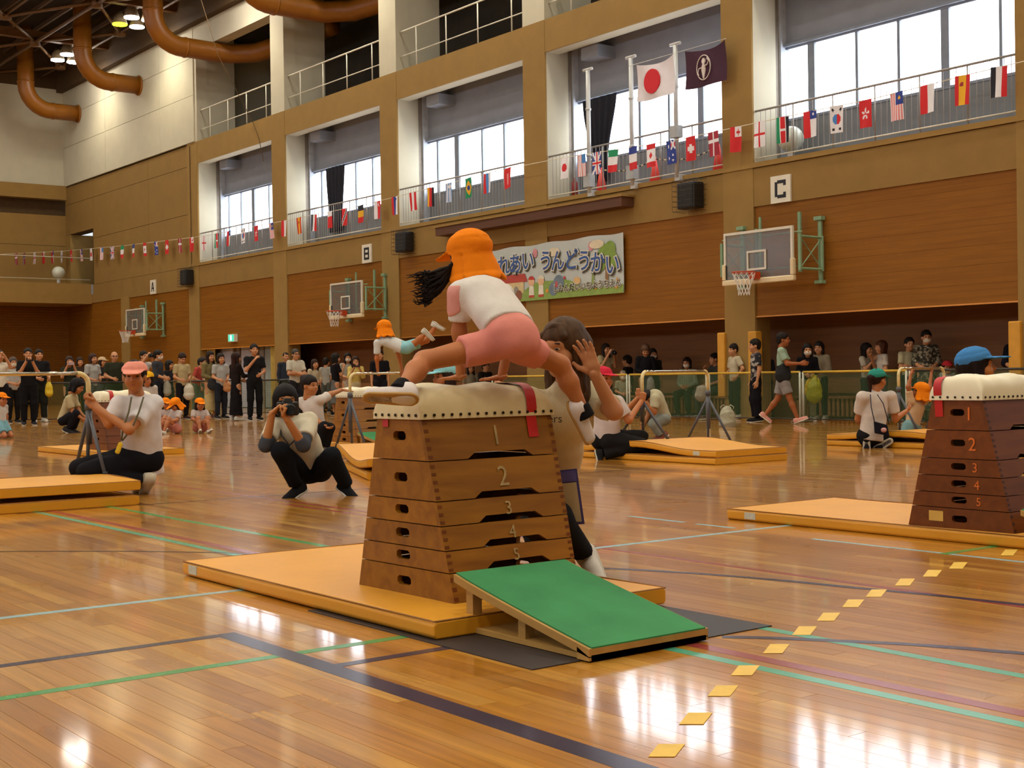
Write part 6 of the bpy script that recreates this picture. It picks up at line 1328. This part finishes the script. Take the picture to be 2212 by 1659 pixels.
# ---- squatting woman beyond the left bar
D = 25.
lk = nrm(facing(atd(166, 828, D), 75)+V(0, 0, -.5))
P = dict(pel=(137, 905, .0), che=(150, 868, .0), nek=(157, 852, .0), hd=(167, 834, .0), sR=(148, 862, -.15), sL=(160, 858, .15), eR=(158, 890, -.15), wR=(180, 906, -.1), eL=(170, 888, .12), wL=(184, 902, .0),
         hR=(136, 908, -.08), hL=(142, 908, .08), kR=(163, 893, -.14), aR=(148, 927, -.1), tR=(160, 934, -.1), kL=(170, 896, .1), aL=(158, 927, .1), tL=(172, 934, .1))
S = dict(look=lk, g=.95, head=1.15, hair='bob', hcol='#151112', top=('#a99a76', 'short'), bot=('trousers', '#1a191e'), shoe='#2a2a2c', skin='#9c6238')
fig('squatting woman in a beige tee behind the left horizontal bar', D, P, S, .015)

# ---- small children
def sitting_child(label, D, x, y, yaw, cap=OR, flap=True, look=None, tilt=-.1, group='children seated on the floor', bottom='#b8776a', sock=None):
    b = onz(x, y); b = atd(x, y, D); s = 2908./D
    f = facing(b, yaw); Fm = frame(f, (0, 0, 1)); H = 1.08
    L = dict(pel=(0, 0, .09), che=(0, .0, .32), nek=(0, .0, .40), hd=(0, .02, .51), sL=(-.11, 0, .37), sR=(.11, 0, .37), eL=(-.15, .08, .25), eR=(.15, .08, .25), wL=(-.03, .22, .22), wR=(.03, .22, .2), hL=(-.07, .02, .09), hR=(.07, .02, .09), kL=(-.08, .2, .27), kR=(.08, .2, .27), aL=(-.08, .3, .05), aR=(.08, .3, .05), tL=(-.1, .42, .02), tR=(.1, .42, .02))
    g0 = V(b[0], b[1], 0); J = {k: g0+V(*v)@Fm for k, v in L.items()}; l = facing(b, yaw if look is None else look)
    r = person(label, g0, group); dress(J, dict(look=nrm(l+V(0, 0, tilt)), headup=nrm(V(0, 0, 1)-l*tilt*.6), g=.68, head=.9, hs=.62, hair='bob', hcol='#241812', cap=('flap' if flap else 'cap', cap), top=('#b3a49c', 'short'), bot=('shorts', bottom), shortlen=.5, shoe='#c2bcb0', foot=.7, skin='#a86a44'), r, .0135)
sitting_child('child in an orange cap hugging knees, facing the camera', 24.0, 432, 934, 15, flap=False)
sitting_child('child in an orange flap cap looking down at the floor', 23.8, 382, 935, 300, tilt=-.6)
sitting_child('child in an orange cap partly behind the kneeling man', 25.0, 358, 930, 20, flap=False)
spectator('child in an orange cap and pale blue shorts at the left edge', 4, 947, 852, 40, kind='kneel', H=.98, arms=('down', 'down'), group='small children', top=('#b9b2aa', 'short'), bot=('shorts', '#6f9aa4'), hair='short', cap=('cap', OR), shoe='#b8b2a4', skin='#a86a44')
spectator('child in a yellow cap behind the kneeling man', 322, 953, 806, 340, H=1.04, group='small children', top=('#b3aaa0', 'short'), bot=('shorts', '#8a98a0'), hair='bob', cap=('cap', '#cf9c1c'), skin='#a86a44')
# boy in the blue cap behind the dark box
D = 8.35; b = atd(2108, 1120, D); b = V(b[0], b[1], 0.); lk = nrm(facing(b, 98)+V(0, 0, .16)); Fm = frame(facing(b, 98), (0, 0, 1))
Jl = pose_joints(1.06, 'stand', ('down', 'down'), None); J = {k: b+v@Fm for k, v in Jl.items()}; J['hd'] = atd(2110, 793, D)
r = person('child in a blue cap seen from the side behind the dark box', b, 'small children'); dress(J, dict(look=lk, headup=nrm(V(0, 0, 1)-lk*.1), g=.66, head=.98, hs=.62, hair='bob', hcol='#1c1210', cap=('cap', '#3f77ad'), top=('#b5aa92', 'short'), bot=('shorts', '#33415a'), shoe='#b8b2a4', foot=.75, skin='#a8662e'), r, .0105)

# ---- woman in the green cap
D = 16.2
lk = nrm(facing(atd(1893, 815, D), 140))
P = dict(pel=(1885, 935, .0), che=(1890, 875, .02), nek=(1893, 847, .02), hd=(1896, 820, .03), sL=(1862, 858, -.06), sR=(1924, 856, .08), eL=(1854, 905, .05), wL=(1872, 928, .25), eR=(1934, 905, .12), wR=(1958, 888, .3),
         hL=(1872, 942, .0), hR=(1900, 942, .06), kL=(1872, 950, .42), aL=(1872, 964, -.02), tL=(1872, 965, -.12), kR=(1912, 948, .45), aR=(1902, 964, .04), tR=(1904, 965, -.06))
S = dict(look=lk, g=1.0, head=1.03, hair='pony', hcol='#281a15', cap=('cap', '#2c7f70'), top=('#c0b4aa', 'short'), bot=('trousers', '#1b1b1d'), skin='#a8683c', hem=-.1, fit=1.1, shoe='#22222a', thw=1.25)
Jw, rw = fig('kneeling woman in a green cap seen from behind', D, P, S, .0125)
MB().tube([atd(*p) for p in ((1880, 852, D-.14), (1882, 880, D-.19), (1890, 915, D-.2))], .006, 6).build('bag_strap', cmat('#3a3c46'), rw, True); MB().tube([atd(*p) for p in ((1895, 852, D-.14), (1908, 872, D-.19), (1920, 915, D-.15))], .006, 6).build('bag_strap', cmat('#3a3c46'), rw, True)
o = empty('crossbody_bag', atd(1903, 945, D-.24), 'black crossbody bag with a pink print on the kneeling woman\'s back', 'bag')
c0 = [atd(*p) for p in ((1889, 910, D-.25), (1917, 918, D-.2), (1922, 942, D-.2), (1891, 936, D-.25))]; bevel(MB().hexa([p+CF*.05 for p in c0], c0).build('bag_body', cmat('#1b1a22'), o), .01)
part('pink_print', grow([el(atd(1909, 929, D-.235), (.035, .035, .03))], .008, .005), cmat('#b98a84'), o)

# ---- child hanging from the right-hand bar
D = 17.75
lk = nrm(facing(atd(1988, 843, D), 250)+V(0, 0, .15))
P = dict(pel=(1970, 918, .0), che=(1982, 880, .0), nek=(1986, 864, .0), hd=(1988, 846, .0), sL=(1968, 868, -.05), sR=(1998, 866, .08), eL=(1962, 836, -.05), wL=(1968, 808, .03), eR=(2008, 838, .12), wR=(2012, 806, .22),
         hL=(1962, 920, -.05), hR=(1976, 922, .06), kL=(1952, 945, -.1), aL=(1976, 952, .05), tL=(1986, 958, .05), kR=(1985, 948, .2), aR=(2000, 955, .2), tR=(2008, 960, .2))
S = dict(look=lk, g=.74, head=.9, hs=.64, hair='short', cap=('flap', OR), top=('#bb9a76', 'short'), bot=('shorts', '#6f8f92'), shortlen=.8, shoe='#b8b2a4', foot=.75, skin='#9c5a30', face=False, poseL='grip', poseR='grip')
fig('child in an orange cap hanging from the horizontal bar', D, P, S, .0125, base=V(*atd(1975, 940, D)[:2], 0))

# ---- woman in the red cap
D = 14.7
lk = nrm(facing(atd(1303, 812, D), 40))
P = dict(pel=(1310, 940, .1), che=(1314, 885, .05), nek=(1310, 850, .02), hd=(1304, 818, .0), sR=(1292, 862, .1), sL=(1334, 868, -.05), eR=(1335, 905, .3), wR=(1380, 858, .3), eL=(1358, 908, -.05), wL=(1386, 866, .2),
         hR=(1300, 950, .15), hL=(1320, 952, .05), kR=(1385, 945, .25), aR=(1312, 975, .3), tR=(1295, 982, .3), kL=(1386, 962, -.05), aL=(1300, 985, .0), tL=(1284, 992, .0))
S = dict(look=lk, g=1.0, head=1.03, hair='bob', hcol='#2a1a14', cap=('cap', '#b8283a'), top=('#c0b4b0', 'short'), bot=('trousers', '#1c1a1a'), skin='#a8683c', poseL='grip', poseR='grip', hem=-.08, fit=1.08, thw=1.3, shoe='#1e1c1c', handL=(nrm(CU*.9+CR*.2), CF), handR=(nrm(CU*.9+CR*.1), CF))
fig('kneeling woman in a red cap steadying the horizontal bar', D, P, S, .0125)
# ---- person bending behind the bar
D = 19.5
lk = nrm(facing(atd(1400, 850, D), 300)+V(0, 0, -.8))
P = dict(pel=(1432, 900, .05), che=(1418, 862, .0), nek=(1408, 858, .0), hd=(1396, 862, .0), sR=(1404, 868, .15), sL=(1416, 862, -.15), eR=(1402, 895, .1), wR=(1392, 915, .0), eL=(1412, 890, -.2), wL=(1402, 880, -.25),
         hR=(1430, 905, .1), hL=(1434, 905, -.05), kR=(1408, 912, .1), aR=(1424, 938, .1), tR=(1412, 942, .1), kL=(1412, 915, -.12), aL=(1430, 940, -.1), tL=(1418, 944, -.12))
fig('person in white bending down behind the bar post', D, P, dict(look=lk, g=1.05, head=1., hair='short', top=('#a59c80', 'short'), bot=('trousers', '#7c8078'), skin='#9c6238', shoe='#7a4438'), .014)
# ---- woman in the cyan cap
spectator('woman in a pale cyan cap beyond the vaulting box', 966, 1030, 784, 300, kind='kneel', arms=('belly', 'belly'), group='helpers', top=('#4a6a70', 'short'), bot=('trousers', '#1c1c20'), hair='bob', hcol='#2a1a16', cap=('cap', '#7fb8c0'), skin='#a0623a')
bpy.context.view_layer.update()
